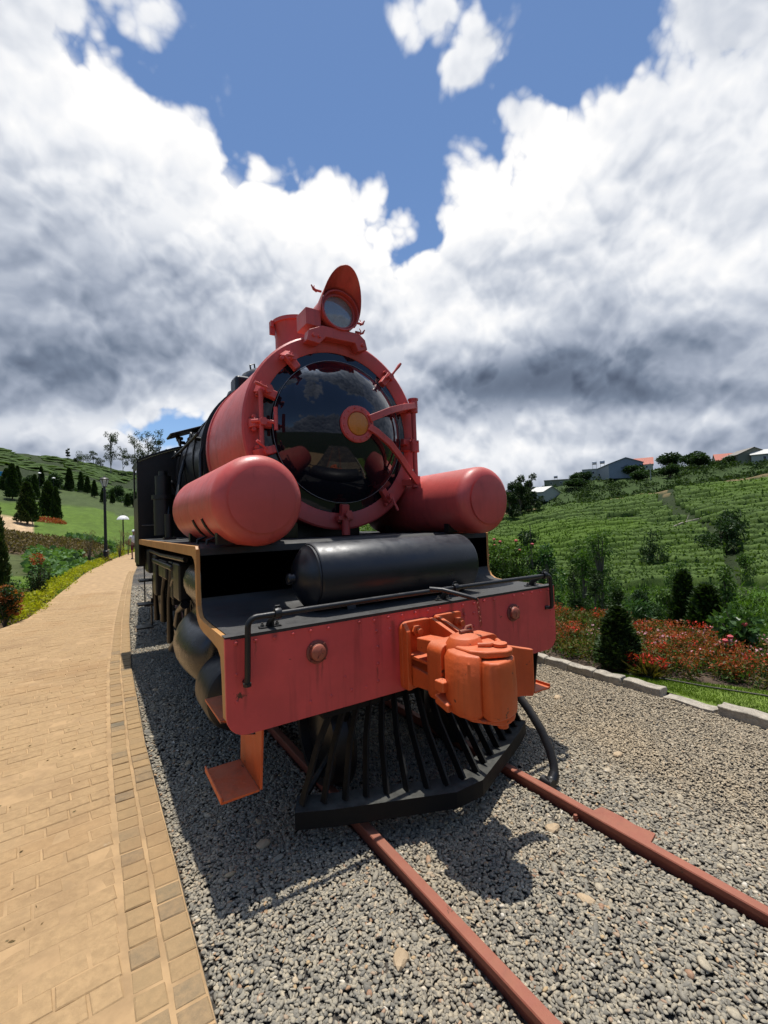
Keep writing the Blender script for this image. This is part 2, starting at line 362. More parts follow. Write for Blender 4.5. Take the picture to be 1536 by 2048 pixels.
# ---------------------------------------------------------------- terrain
TC = (-1.77, -2.27)                     # where the height profiles meet (where a visitor stands on the path)
TR = [0, 5, 8, 12, 20, 30, 45, 60, 80, 100, 120, 150, 200, 260, 300, 400, 700, 2500]
TZ = {
 -180: [-.2,-.2,-.2,-.2,-.2, 0, 0, 1, 2, 3, 4, 5, 8, 10, 10, 5, 0, 0],
 -60: [-.2,-.2,-.2,-.2, 0, .5, 1.5, 3, 5, 8, 12, 17, 25, 32, 37, 40, 20, 0],
 -8: [-.2,-.2,-.2,-.2, .15, .8, 2.1, 3.7, 6.3, 9.5, 12.5, 17.5, 27, 38, 45.3, 38, 10, 0],
 0: [-.2,-.2,-.2,-.2, -.1, .1, .7, 2.2, 5, 8, 10.5, 14.5, 22.5, 33, 40, 36, 10, 0],
 3: [-.2,-.2,-.2,-.2,-.15,-.1, -.05, .7, 3.6, 6.2, 8.4, 12, 19, 29, 36, 34, 10, 0],
 15: [-.2,-.2,-.2,-.2,-.2,-.2,-.2, .3, 1.5, 3.5, 5, 8, 13, 20, 25, 26, 10, 0],
 33: [-.2,-.2,-.2,-.25,-.4,-.8,-1,-.5, .6, 1.5, 2.5, 5, 12, 20, 22, 20, 8, 0],
 45: [-.2,-.2,-.25,-1,-3,-5,-5.5,-4.5,-1.5, 1, 3, 4, 12, 18, 20, 18, 5, 0],
 50: [-.2,-.2,-.3,-1.7,-4,-6,-6.4,-5.3,-2.2, 1.2, 3.0, 3.4, 11.5, 15, 17, 16, 5, 0],
 57: [-.2,-.2,-.35,-1.8,-4,-6,-6.3,-5,-1.2, 2.7, 4.5, 5, 15.5, 18, 18, 15, 5, 0],
 63: [-.2,-.2,-.4,-1.9,-4,-6,-6.2,-4.8,-.7, 3.6, 5.8, 6.2, 17.5, 20, 19, 15, 5, 0],
 68: [-.2,-.2,-.5,-2,-4,-5.8,-6,-4.4,-.2, 4.6, 7.4, 8.2, 18, 20, 19, 15, 5, 0],
 73: [-.2,-.2,-.5,-2,-4,-5.5,-5.6,-3.8, .8, 5.6, 8.4, 9.6, 17.5, 20, 19, 15, 5, 0],
 90: [-.2,-.2,-.5,-2,-4,-5.5,-5.6,-3.5, 1.5, 6.5, 9, 10.5, 17.5, 20, 19, 15, 5, 0],
 130: [-.2,-.2,-.5,-1.5,-3,-4,-4,-3, 0, 4, 7, 9, 14, 16, 14, 10, 3, 0],
 180: [-.2,-.2,-.2,-.2,-.2, 0, 0, 1, 2, 3, 4, 5, 8, 10, 10, 5, 0, 0]}
_az = np.array(sorted(TZ)); _tz = np.array([TZ[a] for a in _az], float); _lr = np.log(np.array(TR, float)+4)
def terrain_z(x, y):
    x = np.asarray(x, float); y = np.asarray(y, float)
    dx, dy = x-TC[0], y-TC[1]; r_ = np.hypot(dx, dy); a = np.degrees(np.arctan2(dx, dy)); l = np.log(r_+4)
    i = np.clip(np.searchsorted(_az, a)-1, 0, len(_az)-2); ta = (a-_az[i])/(_az[i+1]-_az[i])
    j = np.clip(np.searchsorted(_lr, l)-1, 0, len(_lr)-2); tr = np.clip((l-_lr[j])/(_lr[j+1]-_lr[j]), 0, 1)
    def cr(z0, z1, z2, z3, t):
        return z1+.5*t*((z2-z0)+t*((2*z0-5*z1+4*z2-z3)+t*(3*(z1-z2)+z3-z0)))
    def row(k):
        J = len(_lr)-1
        return cr(_tz[k, np.clip(j-1, 0, J)], _tz[k, j], _tz[k, j+1], _tz[k, np.clip(j+2, 0, J)], tr)
    z = row(i)*(1-ta)+row(i+1)*ta
    # gentle unevenness away from the track and the path
    w = np.clip((r_-11)/20, 0, 1)*np.clip(r_/60, .3, 3)
    w = w*np.clip(np.abs(x-(-2.0+np.interp(y, [2, 13, 31, 50], [0, .6, 2.4, 6])))/4-.6, 0, 1)
    z = z+w*.22*(np.sin(x*.21+1.3)*np.cos(y*.17)+.5*np.sin(x*.47+y*.31)+.35*np.sin(x*.9-y*.7+2))
    onpath = (y > -12) & (y < 52) & (np.abs(x-np.interp(y, [-12, 5, 9, 31, 45, 52], [-2.5, -2, -1, 1.2, 3.4, 5.5])) < np.interp(y, [-12, 5, 9, 31, 52], [7, 5.5, 4.2, 3.2, 3.2]))
    z = np.where(onpath, np.minimum(z, -.19), z)
    return z
def tz1(x, y): return float(terrain_z(x, y))

# shift of the path and the rails: both bend to the right further on
def _far(y): return (np.asarray(y, float)+2.267)/.965-2.267
def bend(y): return .965*np.interp(_far(y), [2, 4.5, 8, 13, 18.7, 25, 31.5, 40, 60, 90], [0, .06, .25, .6, 1.05, 1.7, 2.5, 3.9, 8, 16])
def path_left(y): return -1.766+.965*(1.766+np.interp(_far(y), [-6, 2, 5, 7, 8.2, 9, 9.9, 13.8, 22, 31.5, 39.7, 45, 60, 90], [-9, -7.5, -5.9, -4.4, -3.6, -3.2, -2.92, -2.62, -2.0, -.75, .6, 1.9, 5.6, 13.6]))
def path_right(y): return -1.433+bend(y)

# vertex noise helper (value noise in numpy)
_pt = rng.random((256, 256))
def vnoise(x, y):
    xi = np.floor(x).astype(int); yi = np.floor(y).astype(int); fx = x-xi; fy = y-yi
    fx = fx*fx*(3-2*fx); fy = fy*fy*(3-2*fy)
    p = lambda a, b: _pt[a & 255, b & 255]
    return (p(xi, yi)*(1-fx)+p(xi+1, yi)*fx)*(1-fy)+(p(xi, yi+1)*(1-fx)+p(xi+1, yi+1)*fx)*fy
def fbm(x, y, o=4):
    s_ = 0; a = .5
    for k in range(o): s_ = s_+a*vnoise(x*2**k+17*k, y*2**k+31*k); a *= .5
    return s_/(1-.5**o)

GREEN, LAWN, SOIL, SANDY, TEA, LUSH, DRY = (.040, .068, .018), (.082, .135, .020), (.125, .078, .045), (.46, .33, .20), (.022, .034, .011), (.055, .115, .022), (.17, .125, .06)
def zone_col(x, y):
    x = np.asarray(x, float); y = np.asarray(y, float)
    dx, dy = x-TC[0], y-TC[1]; r_ = np.hypot(dx, dy); a = np.degrees(np.arctan2(dx, dy))
    n = fbm(x*.35, y*.35); nb = fbm(x*.05+9, y*.05+4); nf = fbm(x*1.7, y*1.7)
    c = np.empty(x.shape+(3,)); c[:] = GREEN
    def put(mask, col): c[mask] = col
    L = a < 22
    rr = r_*(1+(n-.5)*.10)
    put(L & (rr < 17), SOIL)
    put(L & (rr >= 17) & (rr < 21), LAWN)
    put(L & (rr >= 21) & (rr < 32) & (a < 2), (.07, .085, .03))
    put(L & (rr >= 30) & (rr < 46) & (a < 1.5), (.10, .070, .040))
    put(L & (rr >= 44) & (rr < 84) & (a > -4.5+0*a), LAWN)
    put(L & (rr >= 46) & (rr < 84) & (a > -8) & (a < -4.5), SANDY if False else LAWN)
    put(L & (r_ > 47) & (r_ < 61) & (a < -4.8) & (a > -12), SANDY)
    put(L & (rr >= 84) & (rr < 120), (.06, .085, .028))
    put(L & (rr >= 120), TEA)
    q = L & (rr >= 120) & (fbm(x*.012, y*.05+3) > .5); c[q] = (.026, .040, .012)
    Rt = a >= 22
    put(Rt & (r_ < 8), LAWN)
    put(Rt & (rr >= 9) & (rr < 48), LUSH)
    put(Rt & (rr >= 48) & (rr < 124), TEA)
    put(Rt & (rr >= 106) & (rr < 127) & (fbm(x*.09, y*.09) > .36), DRY)
    put(Rt & (rr >= 127), GREEN)
    c[np.abs(a) > 100] = (.026, .038, .014)
    k = .72+.56*nf; c = c*k[..., None]*(.85+.3*nb)[..., None]
    return c

def ground_material():
    mt, G, b, P = new_mat('hill_ground')
    at = G.n('ShaderNodeVertexColor'); at.layer_name = 'tint'
    n = G.noise(P, 1.3, 8, .7); n2 = G.noise(P, 11, 5, .7)
    c = G.mix(1., at.outputs[0], G.ramp(G.m('ADD', G.m('MULTIPLY', n, .6), G.m('MULTIPLY', n2, .4)), [(.3, (.55, .55, .55)), (.5, (.95, .95, .95)), (.7, (1.45, 1.4, 1.3))]), 'MULTIPLY')
    G.lk(c, b.inputs['Base Color']); b.inputs['Roughness'].default_value = .9; b.inputs['Specular IOR Level'].default_value = .15
    bump(G, b, G.m('ADD', n, G.m('MULTIPLY', n2, .3)), .12, .8)
    return mt
M_GROUND = ground_material()
def build_terrain():
    az = np.concatenate([np.arange(-180, -14, 3.), np.arange(-14, 84, .22), np.arange(84, 180, 3.)])
    rad = np.concatenate([[0, 1, 2, 3, 4], 5*1.035**np.arange(0, 182)]); rad = rad[rad < 2500]
    A, Q = np.meshgrid(np.radians(az), rad, indexing='ij')
    X = TC[0]+Q*np.sin(A); Y = TC[1]+Q*np.cos(A); Z = terrain_z(X, Y)
    # keep soil under the path, the ballast and the bed
    na, nr = A.shape; idx = np.arange(na*nr).reshape(na, nr)
    nx = np.roll(idx, -1, axis=0)
    F = np.stack([idx[:, :-1], idx[:, 1:], nx[:, 1:], nx[:, :-1]], -1).reshape(-1, 4)
    o = quick('terrain', np.stack([X, Y, Z], -1).reshape(-1, 3), F, M_GROUND, smooth=True, attr=zone_col(X.ravel(), Y.ravel()))
    tag(o, 'rolling green hills with soil beds and lawns', None, None, 'structure')
build_terrain()

# ---------------------------------------------------------------- ballast
def gravel_base_mat():
    mt, G, b, P = new_mat('gravel_bed')
    v1 = G.vor(P, 42, 1, .5); col = G.vor(P, 42, 0, out='Color')
    hs = G.n('ShaderNodeSeparateXYZ'); G.lk(col, hs.inputs[0])
    c = G.ramp(hs.outputs[0], [(0, (.07, .07, .068)), (.4, (.16, .155, .145)), (.75, (.25, .235, .205)), (1, (.38, .33, .27))])
    c = G.mix(G.mr(v1, .35, .75), c, (.045, .04, .034))
    dust_ = G.mr(G.noise(P, 1.1, 4, .6), .45, .7, 0, .5)
    c = G.mix(dust_, c, (.30, .235, .16))
    G.lk(c, b.inputs['Base Color']); b.inputs['Roughness'].default_value = .9
    bump(G, b, G.m('MULTIPLY', v1, -1.), .02, 1.)
    return mt
GZ = -.080
def strip_mesh(name, xl, xr, ys, zf, mat, nx=2, parent=None):
    V_ = []; n = nx
    for y in ys:
        a, b_ = xl(y), xr(y)
        for k in range(n): x = a+(b_-a)*k/(n-1); V_.append((x, y, zf(x, y)))
    m_ = len(ys); F_ = [(i*n+k, i*n+k+1, (i+1)*n+k+1, (i+1)*n+k) for i in range(m_-1) for k in range(n-1)]
    return quick(name, V_, F_, mat, parent, smooth=True)
M_GRAVELBED = gravel_base_mat()
ysg = np.concatenate([np.arange(-9, 12, .5), np.arange(12, 50, 2)])
o = strip_mesh('gravel_bed', lambda y: path_right(y)-.02, lambda y: 2.78+bend(y), ysg, lambda x, y: GZ+.012*math.sin(x*3+y*1.7)*math.cos(y*2.3), M_GRAVELBED, 24)
tag(o, 'grey crushed ballast bed under the rails and the locomotive', None, None, 'structure')

def pebble_mat():
    mt, G, b, P = new_mat('pebble_stone')
    rnd = G.n('ShaderNodeObjectInfo').outputs['Random']
    c = G.ramp(rnd, [(0, (.165, .152, .125)), (.25, (.215, .196, .158)), (.5, (.265, .238, .186)), (.72, (.31, .274, .208)), (.93, (.40, .34, .245)), (.965, (.31, .18, .11)), (.98, (.42, .30, .16)), (1, (.58, .54, .46))])
    sx = G.n('ShaderNodeSeparateXYZ'); G.lk(P, sx.inputs[0])
    n = G.noise(P, .9, 4, .6)
    tanny = G.m('ADD', G.mr(sx.outputs[0], .6, 1.6, 0., .6), G.m('MULTIPLY', G.mr(n, .5, .68), .35), clamp=True)
    c = G.mix(tanny, c, G.mix(rnd, (.26, .205, .135), (.46, .37, .25)))
    n2 = G.noise(P, 90, 4, .6)
    c = G.mix(1., c, G.ramp(n2, [(.3, (.78, .78, .78)), (.7, (1.18, 1.17, 1.14))]), 'MULTIPLY')
    G.lk(c, b.inputs['Base Color']); b.inputs['Roughness'].default_value = .72; b.inputs['Specular IOR Level'].default_value = .35
    bump(G, b, n2, .0015, .7)
    return mt
M_PEBBLE = pebble_mat()
def pebble_group():
    t = bpy.data.node_groups.new('pebble_scatter', 'GeometryNodeTree')
    t.interface.new_socket('Geometry', in_out='INPUT', socket_type='NodeSocketGeometry')
    t.interface.new_socket('Geometry', in_out='OUTPUT', socket_type='NodeSocketGeometry')
    N = t.nodes; L = t.links
    gi = N.new('NodeGroupInput'); go = N.new('NodeGroupOutput')
    gtoi = N.new('GeometryNodeGeometryToInstance')
    for k, (sx_, sy_, sz_) in enumerate([(1, .72, .5), (1.25, .62, .45), (.85, .8, .6), (1.1, .55, .5), (.95, .9, .38), (1.35, .5, .36)]):
        ic = N.new('GeometryNodeMeshIcoSphere'); ic.inputs['Radius'].default_value = 1; ic.inputs['Subdivisions'].default_value = 2
        nz = N.new('ShaderNodeTexNoise'); nz.noise_dimensions = '3D'; nz.inputs['Scale'].default_value = .75; nz.inputs['Detail'].default_value = 1
        ps = N.new('GeometryNodeInputPosition'); of = N.new('ShaderNodeVectorMath'); of.operation = 'ADD'; of.inputs[1].default_value = (k*7.3, k*3.1, 0)
        L.new(ps.outputs[0], of.inputs[0]); L.new(of.outputs[0], nz.inputs['Vector'])
        sb = N.new('ShaderNodeVectorMath'); sb.operation = 'SUBTRACT'; sb.inputs[1].default_value = (.5, .5, .5); L.new(nz.outputs['Color'], sb.inputs[0])
        sc = N.new('ShaderNodeVectorMath'); sc.operation = 'SCALE'; sc.inputs['Scale'].default_value = .85; L.new(sb.outputs[0], sc.inputs[0])
        sp = N.new('GeometryNodeSetPosition'); L.new(ic.outputs['Mesh'], sp.inputs['Geometry']); L.new(sc.outputs[0], sp.inputs['Offset'])
        tr = N.new('GeometryNodeTransform'); tr.inputs['Scale'].default_value = (sx_, sy_, sz_); L.new(sp.outputs[0], tr.inputs['Geometry'])
        ss = N.new('GeometryNodeSetShadeSmooth'); L.new(tr.outputs[0], ss.inputs['Geometry'])
        sm = N.new('GeometryNodeSetMaterial'); sm.inputs['Material'].default_value = M_PEBBLE; L.new(ss.outputs[0], sm.inputs['Geometry'])
        L.new(sm.outputs[0], gtoi.inputs[0])
    ip = N.new('GeometryNodeInstanceOnPoints'); ip.inputs['Pick Instance'].default_value = True
    L.new(gi.outputs[0], ip.inputs['Points']); L.new(gtoi.outputs[0], ip.inputs['Instance'])
    for nm, tp, sock in (('rot', 'FLOAT_VECTOR', 'Rotation'), ('scl', 'FLOAT', 'Scale')):
        a = N.new('GeometryNodeInputNamedAttribute'); a.data_type = tp; a.inputs['Name'].default_value = nm
        L.new(a.outputs['Attribute'], ip.inputs[sock])
    L.new(ip.outputs[0], go.inputs[0])
    return t
PG = pebble_group()
def pebbles(name, P, rad, label, tilt=.24):
    n = len(P); me = bpy.data.meshes.new(name); me.vertices.add(n); me.vertices.foreach_set('co', np.asarray(P, np.float32).ravel())
    rot = np.stack([rng.normal(0, tilt, n), rng.normal(0, tilt, n), rng.uniform(0, 6.283, n)], -1)
    a = me.attributes.new('rot', 'FLOAT_VECTOR', 'POINT'); a.data.foreach_set('vector', rot.astype(np.float32).ravel())
    a = me.attributes.new('scl', 'FLOAT', 'POINT'); a.data.foreach_set('value', np.asarray(rad, np.float32))
    o = bpy.data.objects.new(name, me); COL.objects.link(o)
    md = o.modifiers.new('scatter', 'NODES'); md.node_group = PG
    me.materials.append(M_PEBBLE)
    return tag(o, label, None, None, 'stuff')
def gravel_points():
    P = []; Rr = []
    def area(x0, x1, y0, y1, dens, r0, r1):
        n = int((x1-x0)*(y1-y0)*dens); x = rng.uniform(x0, x1, n); y = rng.uniform(y0, y1, n)
        P.append(np.stack([x, y], -1)); Rr.append(rng.uniform(r0, r1, n)**1.)
    area(-1.44, 2.95, -1.45, 1.2, 8800, .0068, .0128); area(-.6, 2.95, -2.6, -1.45, 8500, .0068, .0128)
    area(-1.45, -.6, 1.2, 6, 4200, .0085, .0145)
    area(-.6, 2.95, 1.2, 3, 1800, .010, .018)
    area(-1.3, -.2, 6, 14, 900, .014, .024)
    area(1.2, 2.95, 3, 9, 700, .012, .02)
    P = np.concatenate(P); r_ = np.concatenate(Rr)
    big = rng.random(len(r_)) < .004; r_[big] *= rng.uniform(1.6, 2.6, big.sum())
    x, y = P.T; pr_ = path_right(y)
    k = (x > pr_+.012) & (x < 2.72+bend(y)) & ~(((np.abs(np.abs(x)-.53) < .030)))
    # finer and dustier on the far side of the track
    far = x > 1.2; r_[far] *= .8
    x, y, r_ = x[k], y[k], r_[k]
    z = GZ+.012*np.sin(x*3+y*1.7)*np.cos(y*2.3)+r_*.35+rng.random(len(r_))*.012
    return np.stack([x, y, z], -1), r_
gp, gr_ = gravel_points()
pebbles('gravel', gp, gr_, 'loose grey pebbles covering the track bed around the rails')

# ---------------------------------------------------------------- rails
def rail_profile(): # (x, z) rail cross-section, top at 0
    return [(-.022, 0), (.022, 0), (.026, -.005), (.026, -.03), (.008, -.040), (.007, -.125), (.05, -.142), (.05, -.152), (-.05, -.152), (-.05, -.142), (-.007, -.125), (-.008, -.040), (-.026, -.03), (-.026, -.005)]
def make_rail(x0, label):
    prof = rail_profile(); ys = list(np.concatenate([[-7, -3, 0, 2], np.arange(3, 60, 1.5)]))
    mb = MB(); n = len(prof); vs = [(x0+float(bend(y))+p[0], y, p[1]) for y in ys for p in prof]
    fs = [(i*n+k, i*n+(k+1) % n, (i+1)*n+(k+1) % n, (i+1)*n+k) for i in range(len(ys)-1) for k in range(n)]
    mb.add(vs, fs+[tuple(range(n))])
    e = empty('rail', (x0, 0, 0), label=label, cat='rail', group='pair of rails under the locomotive')
    o = ob('rail_bar', mb, M_RAIL, e, smooth=25); o.matrix_parent_inverse = Matrix.Translation((-x0, 0, 0))
    return e
r1 = make_rail(-.535, 'rust red rail nearest the paved path, running under the pilot')
r2 = make_rail(.535, 'rust red rail on the flower bed side with a flat plate beside it')
mb = MB(); mb.prism([(.030, -.705), (.105, -.715), (.113, -.83), (.103, -.90), (.12, -1.0), (.030, -1.02)], 2, -.026, -.010)
o = ob('side_plate', mb, M_RAIL, r2, bevel=.003); tag(o, 'flat rusty plate fixed beside the rail head')
mb = MB(); mb.box((-.050, -.66, -.16), (-.036, -.635, -.045)); mb.cyl((-.043, -.648, -.05), (-.043, -.648, -.035), .011, n=8); ob('rail_spike', mb, M_RAIL, r2, bevel=.002)
mb = MB(); mb.box((-.075, -.02, -.16), (.075, .09, -.133)); 
for q in (r1, r2):
    for k in (-3, -2, -1, 0):
        pass

# ---------------------------------------------------------------- brick path
def paver_mat(name, cols, sand, sandamt):
    mt, G, b, P = new_mat(name)
    rnd = G.n('ShaderNodeObjectInfo').outputs['Random']
    at = G.n('ShaderNodeVertexColor'); at.layer_name = 'tint'
    c = G.ramp(rnd, cols)
    n = G.noise(P, 2.3, 6, .65); n2 = G.noise(P, 26, 5, .7); n3 = G.noise(P, 160, 2, .6)
    s_ = G.mix(G.mr(n2, .3, .7), tuple(q*.88 for q in sand), tuple(q*1.1 for q in sand))
    s_ = G.mix(G.mr(G.noise(P, .8, 3, .6), .5, .7, 0, .5), s_, (.33, .19, .085))
    k = G.mr(G.m('ADD', G.m('MULTIPLY', n, .7), G.m('MULTIPLY', n2, .3)), .28, .62, sandamt[0], sandamt[1])
    c = G.mix(k, c, s_)
    w_ = G.mr(G.noise(P, 7, 6, .7), .68, .74, 0, .55); c = G.mix(w_, c, (.44, .36, .26))
    c = G.mix(G.mr(G.noise(P, .55, 5, .7), .52, .70, 0, .5), c, (.22, .135, .07))
    G.lk(c, b.inputs['Base Color']); b.inputs['Roughness'].default_value = .85; b.inputs['Specular IOR Level'].default_value = .2
    bump(G, b, G.m('ADD', n2, G.m('MULTIPLY', n3, .25)), .004, .8)
    return mt
M_PAVER = paver_mat('sandy_paver', [(0, (.23, .15, .08)), (.5, (.30, .195, .10)), (1, (.33, .225, .125))], (.37, .245, .125), (.5, 1.))
M_EDGEBRICK = paver_mat('edging_brick', [(0, (.13, .11, .08)), (.10, (.26, .18, .095)), (.5, (.30, .20, .10)), (.84, (.27, .19, .10)), (.93, (.13, .115, .085)), (1, (.19, .15, .09))], (.35, .23, .115), (.0, .7))
M_SAND = simple('joint_sand', (.37, .24, .12), .95)
M_CONC = simple('path_side_mortar', (.30, .235, .15), .9)
PZ = -.036
ysp = np.concatenate([np.arange(-4, 6, .1), np.arange(6, 12, .25), np.arange(12, 49, 1)])
base = MB()
o = strip_mesh('path', lambda y: path_left(y), lambda y: path_right(y)-.004, ysp, lambda x, y: max(PZ-.006, 0)if False else PZ-.0027+.0085*(float(fbm(x*2.6+5, y*2.6, 3))-.5)-(.0022 if x > path_right(y)-.25 else 0), M_SAND, 60)
path = tag(o, 'sand covered brick footpath curving past the locomotive', None, None, 'structure')
# side face towards the ballast
V_ = []; F_ = []
for i, y in enumerate(ysp):
    x = float(path_right(y)); V_ += [(x-.004, y, PZ-.006), (x, y, PZ-.012), (x+.004, y, -.25)]
for i in range(len(ysp)-1):
    for k in range(2): F_.append((i*3+k, i*3+k+1, i*3+k+4, i*3+k+3))
quick('path_side', V_, F_, M_CONC, path)
def brick_mesh(name, lx, ly, h, mat, seed, jag=.0015):
    rr_ = random.Random(seed); c = .0045
    def rect(dx, dy, z): return [(sx*(lx/2-dx)+rr_.uniform(-jag, jag), sy*(ly/2-dy)+rr_.uniform(-jag, jag), z+rr_.uniform(-.0008, .0008)) for sx, sy in ((-1,-1),(1,-1),(1,1),(-1,1))]
    vs = rect(0, 0, -h)+rect(0, 0, -c)+rect(c, c, 0)
    fs = [(k, (k+1) % 4, 4+(k+1) % 4, 4+k) for k in range(4)]+[(4+k, 4+(k+1) % 4, 8+(k+1) % 4, 8+k) for k in range(4)]+[(8, 9, 10, 11)]
    me = bpy.data.meshes.new(name); me.from_pydata(vs, [], fs); me.materials.append(mat); return me
def inst(name, me, parent, loc, rot=(0, 0, 0)):
    o = bpy.data.objects.new(name, me); COL.objects.link(o); o.parent = parent; o.location = loc; o.rotation_euler = rot; return o
edge_me = [brick_mesh('edging_brick', .104, .098, .04, M_EDGEBRICK, k) for k in range(6)]
pav_me = [brick_mesh('paver', .206, .103, .04, M_PAVER, k+50, .001) for k in range(6)]
edge_far = []; pav_far = []
def quadcopy(me, loc, rz):
    M = Matrix.Translation(loc) @ Matrix.Rotation(rz, 4, 'Z'); return [M @ v.co for v in me.vertices]
FACES12 = [tuple(p.vertices) for p in edge_me[0].polygons]
ne = 0
for row in range(2):
    y = -1.6+.03*row
    while y < 20:
        x = float(path_right(y))-.060-row*.122; pitch = .107+random.uniform(-.002, .003)
        dxdy = float(path_right(y+.1)-path_right(y-.1))/.2
        me = random.choice(edge_me); z = PZ+random.uniform(-.002, .003); rz = -math.atan(dxdy)+random.gauss(0, .012)
        if ne < 150*(row+1) and y < 5.2 and y > -1.0:
            inst('edging_brick', me, path, (x+random.gauss(0, .0012), y, z), (random.gauss(0, .008), random.gauss(0, .008), rz)); ne += 1
        else: edge_far.append(quadcopy(me, (x, y, z), rz))
        y += pitch
def joined(name, lst, mat, parent):
    V_ = [v for q in lst for v in q]; F_ = [tuple(i*12+k for k in f) for i in range(len(lst)) for f in FACES12]
    return tag(quick(name, V_, F_, mat, parent), kind='stuff')
joined('edging_bricks', edge_far, M_EDGEBRICK, path)
cand = []; half = []
row = 0; y = -1.9
while y < 13:
    off = (row % 2)*.106; x0 = float(path_right(y))-.262-.106
    k = 0
    while True:
        x = x0-off-k*.2125; k += 1
        if k == 1 and row % 2: half.append((x0+.053, y+.10*.05+.02*math.sin(x*1.4+y)))
        if x < max(float(path_left(y))+.12, -6.5): break
        yy = y+.10*(x-x0)+.02*math.sin(x*1.4+y)      # courses run slightly askew and wander
        cand.append((x, yy))
    row += 1; y += .1085
def vis_rank(p):
    d = Vector((p[0], p[1], PZ))-Vector(CAM); dz = d.dot(cf_)
    if dz < .3: return 1e6
    u = d.dot(cr_)/dz*FPX; v = d.dot(cu_)/dz*FPX
    return dz if (-800 < u < 800 and -1060 < v) else 1e4+dz
cand.sort(key=vis_rank)
for i, (x, y) in enumerate(cand):
    me = random.choice(pav_me); z = PZ+.0005+random.uniform(-.0035, .0025); rz = .10+random.gauss(0, .012)
    if i < 300: inst('paver', me, path, (x, y, z), (random.gauss(0, .009), random.gauss(0, .009), rz))
    else: pav_far.append(quadcopy(me, (x, y, z), rz))
half_me = [brick_mesh('half_paver', .099, .103, .04, M_PAVER, k+80, .001) for k in range(3)]
for (x, y) in half[:60]:
    if y < 5: inst('half_paver', random.choice(half_me), path, (x, y, PZ+random.uniform(-.002, .002)), (0, 0, .1+random.gauss(0, .01)))
joined('pavers', pav_far, M_PAVER, path)

# ================================================================ steam locomotive
loco = empty('steam_locomotive', (0, 0, 0), label='black and red steam locomotive facing the viewer on the rust red rails', cat='locomotive')
ZD, ZB, ZR = 1.112, .633, 1.54       # deck, beam bottom, running board
YR = .66
def P_(name, mb, mat, parent=loco, **k): return ob(name, mb, mat, parent, **k)
def arc(c, r_, a0, a1, n): return [(c[0]+r_*math.cos(R(a0+(a1-a0)*i/n)), c[1]+r_*math.sin(R(a0+(a1-a0)*i/n))) for i in range(n+1)]

# --- buffer beam: plate with two rounded lower corners
pts = [(-1.24, ZD-.002), (-1.24, ZB+.10)]+arc((-1.14, ZB+.10), .10, 180, 270, 5)[1:]+arc((1.14, ZB+.10), .10, 270, 360, 5)+[(1.24, ZD-.002)]
mb = MB(); mb.prism(pts, 1, -.012, .012)
beam = P_('buffer_beam', mb, M_REDFACE, bevel=.003)
mb = MB(); mb.box((-1.2, .014, ZB+.02), (1.2, .11, ZD-.03)); P_('beam_frame', mb, M_BLACK)
# --- side edge ribbon (S shape), both sides
def scurve(off=0.):
    top = [(5.25, ZR), (YR+.06, ZR), (YR+.01, ZR-.02), (YR, ZR-.06), (YR, 1.30), (YR-.004, 1.20), (YR-.03, 1.155), (YR-.08, 1.128), (YR-.18, ZD+.005), (.3, ZD), (.0, ZD), ]
    return top
for s in (-1, 1):
    mb = MB()
    out = [(5.25, ZR), (YR+.02, ZR), (YR, ZR-.02), (YR, 1.22), (YR-.01, 1.18), (YR-.035, 1.145), (YR-.08, 1.122), (YR-.16, ZD+.002), (.013, ZD)]
    inn = [(.013, ZB+.03), (.075, ZB+.02), (.082, 1.0), (.11, 1.025), (.26, 1.04), (.50, 1.052), (.60, 1.068), (YR-.01, 1.10), (YR+.04, 1.17), (YR+.05, 1.40), (YR+.075, 1.455), (YR+.14, 1.475), (5.25, 1.475)]
    n = 18
    def resample(p, n):
        L_ = [0]
        for a, b in zip(p, p[1:]): L_.append(L_[-1]+math.hypot(b[0]-a[0], b[1]-a[1]))
        return [(float(np.interp(L_[-1]*i/n, L_, [q[0] for q in p])), float(np.interp(L_[-1]*i/n, L_, [q[1] for q in p]))) for i in range(n+1)]
    # pair the two outlines by hand-picked stations
    pair = [((5.25, ZR), (5.25, 1.475)), ((1.5, ZR), (1.5, 1.475)), ((YR+.14, ZR), (YR+.14, 1.475)), ((YR+.02, ZR), (YR+.075, 1.455)), ((YR, ZR-.02), (YR+.045, 1.42)), ((YR, 1.24), (YR+.042, 1.20)), ((YR-.008, 1.18), (YR+.03, 1.12)), ((YR-.035, 1.145), (YR-.01, 1.085)), ((YR-.08, 1.122), (YR-.07, 1.062)), ((YR-.16, ZD+.002), (YR-.16, 1.05)), ((.30, ZD), (.28, 1.042)), ((.15, ZD), (.15, 1.03)), ((.013, ZD), (.095, 1.0)), ((.013, .9), (.08, .9)), ((.013, ZB+.08), (.07, ZB+.08))]
    xa, xb = s*1.215, s*1.238
    vs = []; 
    for (a, b) in pair: vs += [(xa, *a), (xb, *a), (xb, *b), (xa, *b)]
    fs = [(i*4+k, i*4+(k+1) % 4, i*4+4+(k+1) % 4, i*4+4+k) for i in range(len(pair)-1) for k in range(4)]+[(0, 1, 2, 3), tuple((len(pair)-1)*4+k for k in (3, 2, 1, 0))]
    mb.add(vs, fs); P_('side_valance', mb, M_EDGE, bevel=.0015)
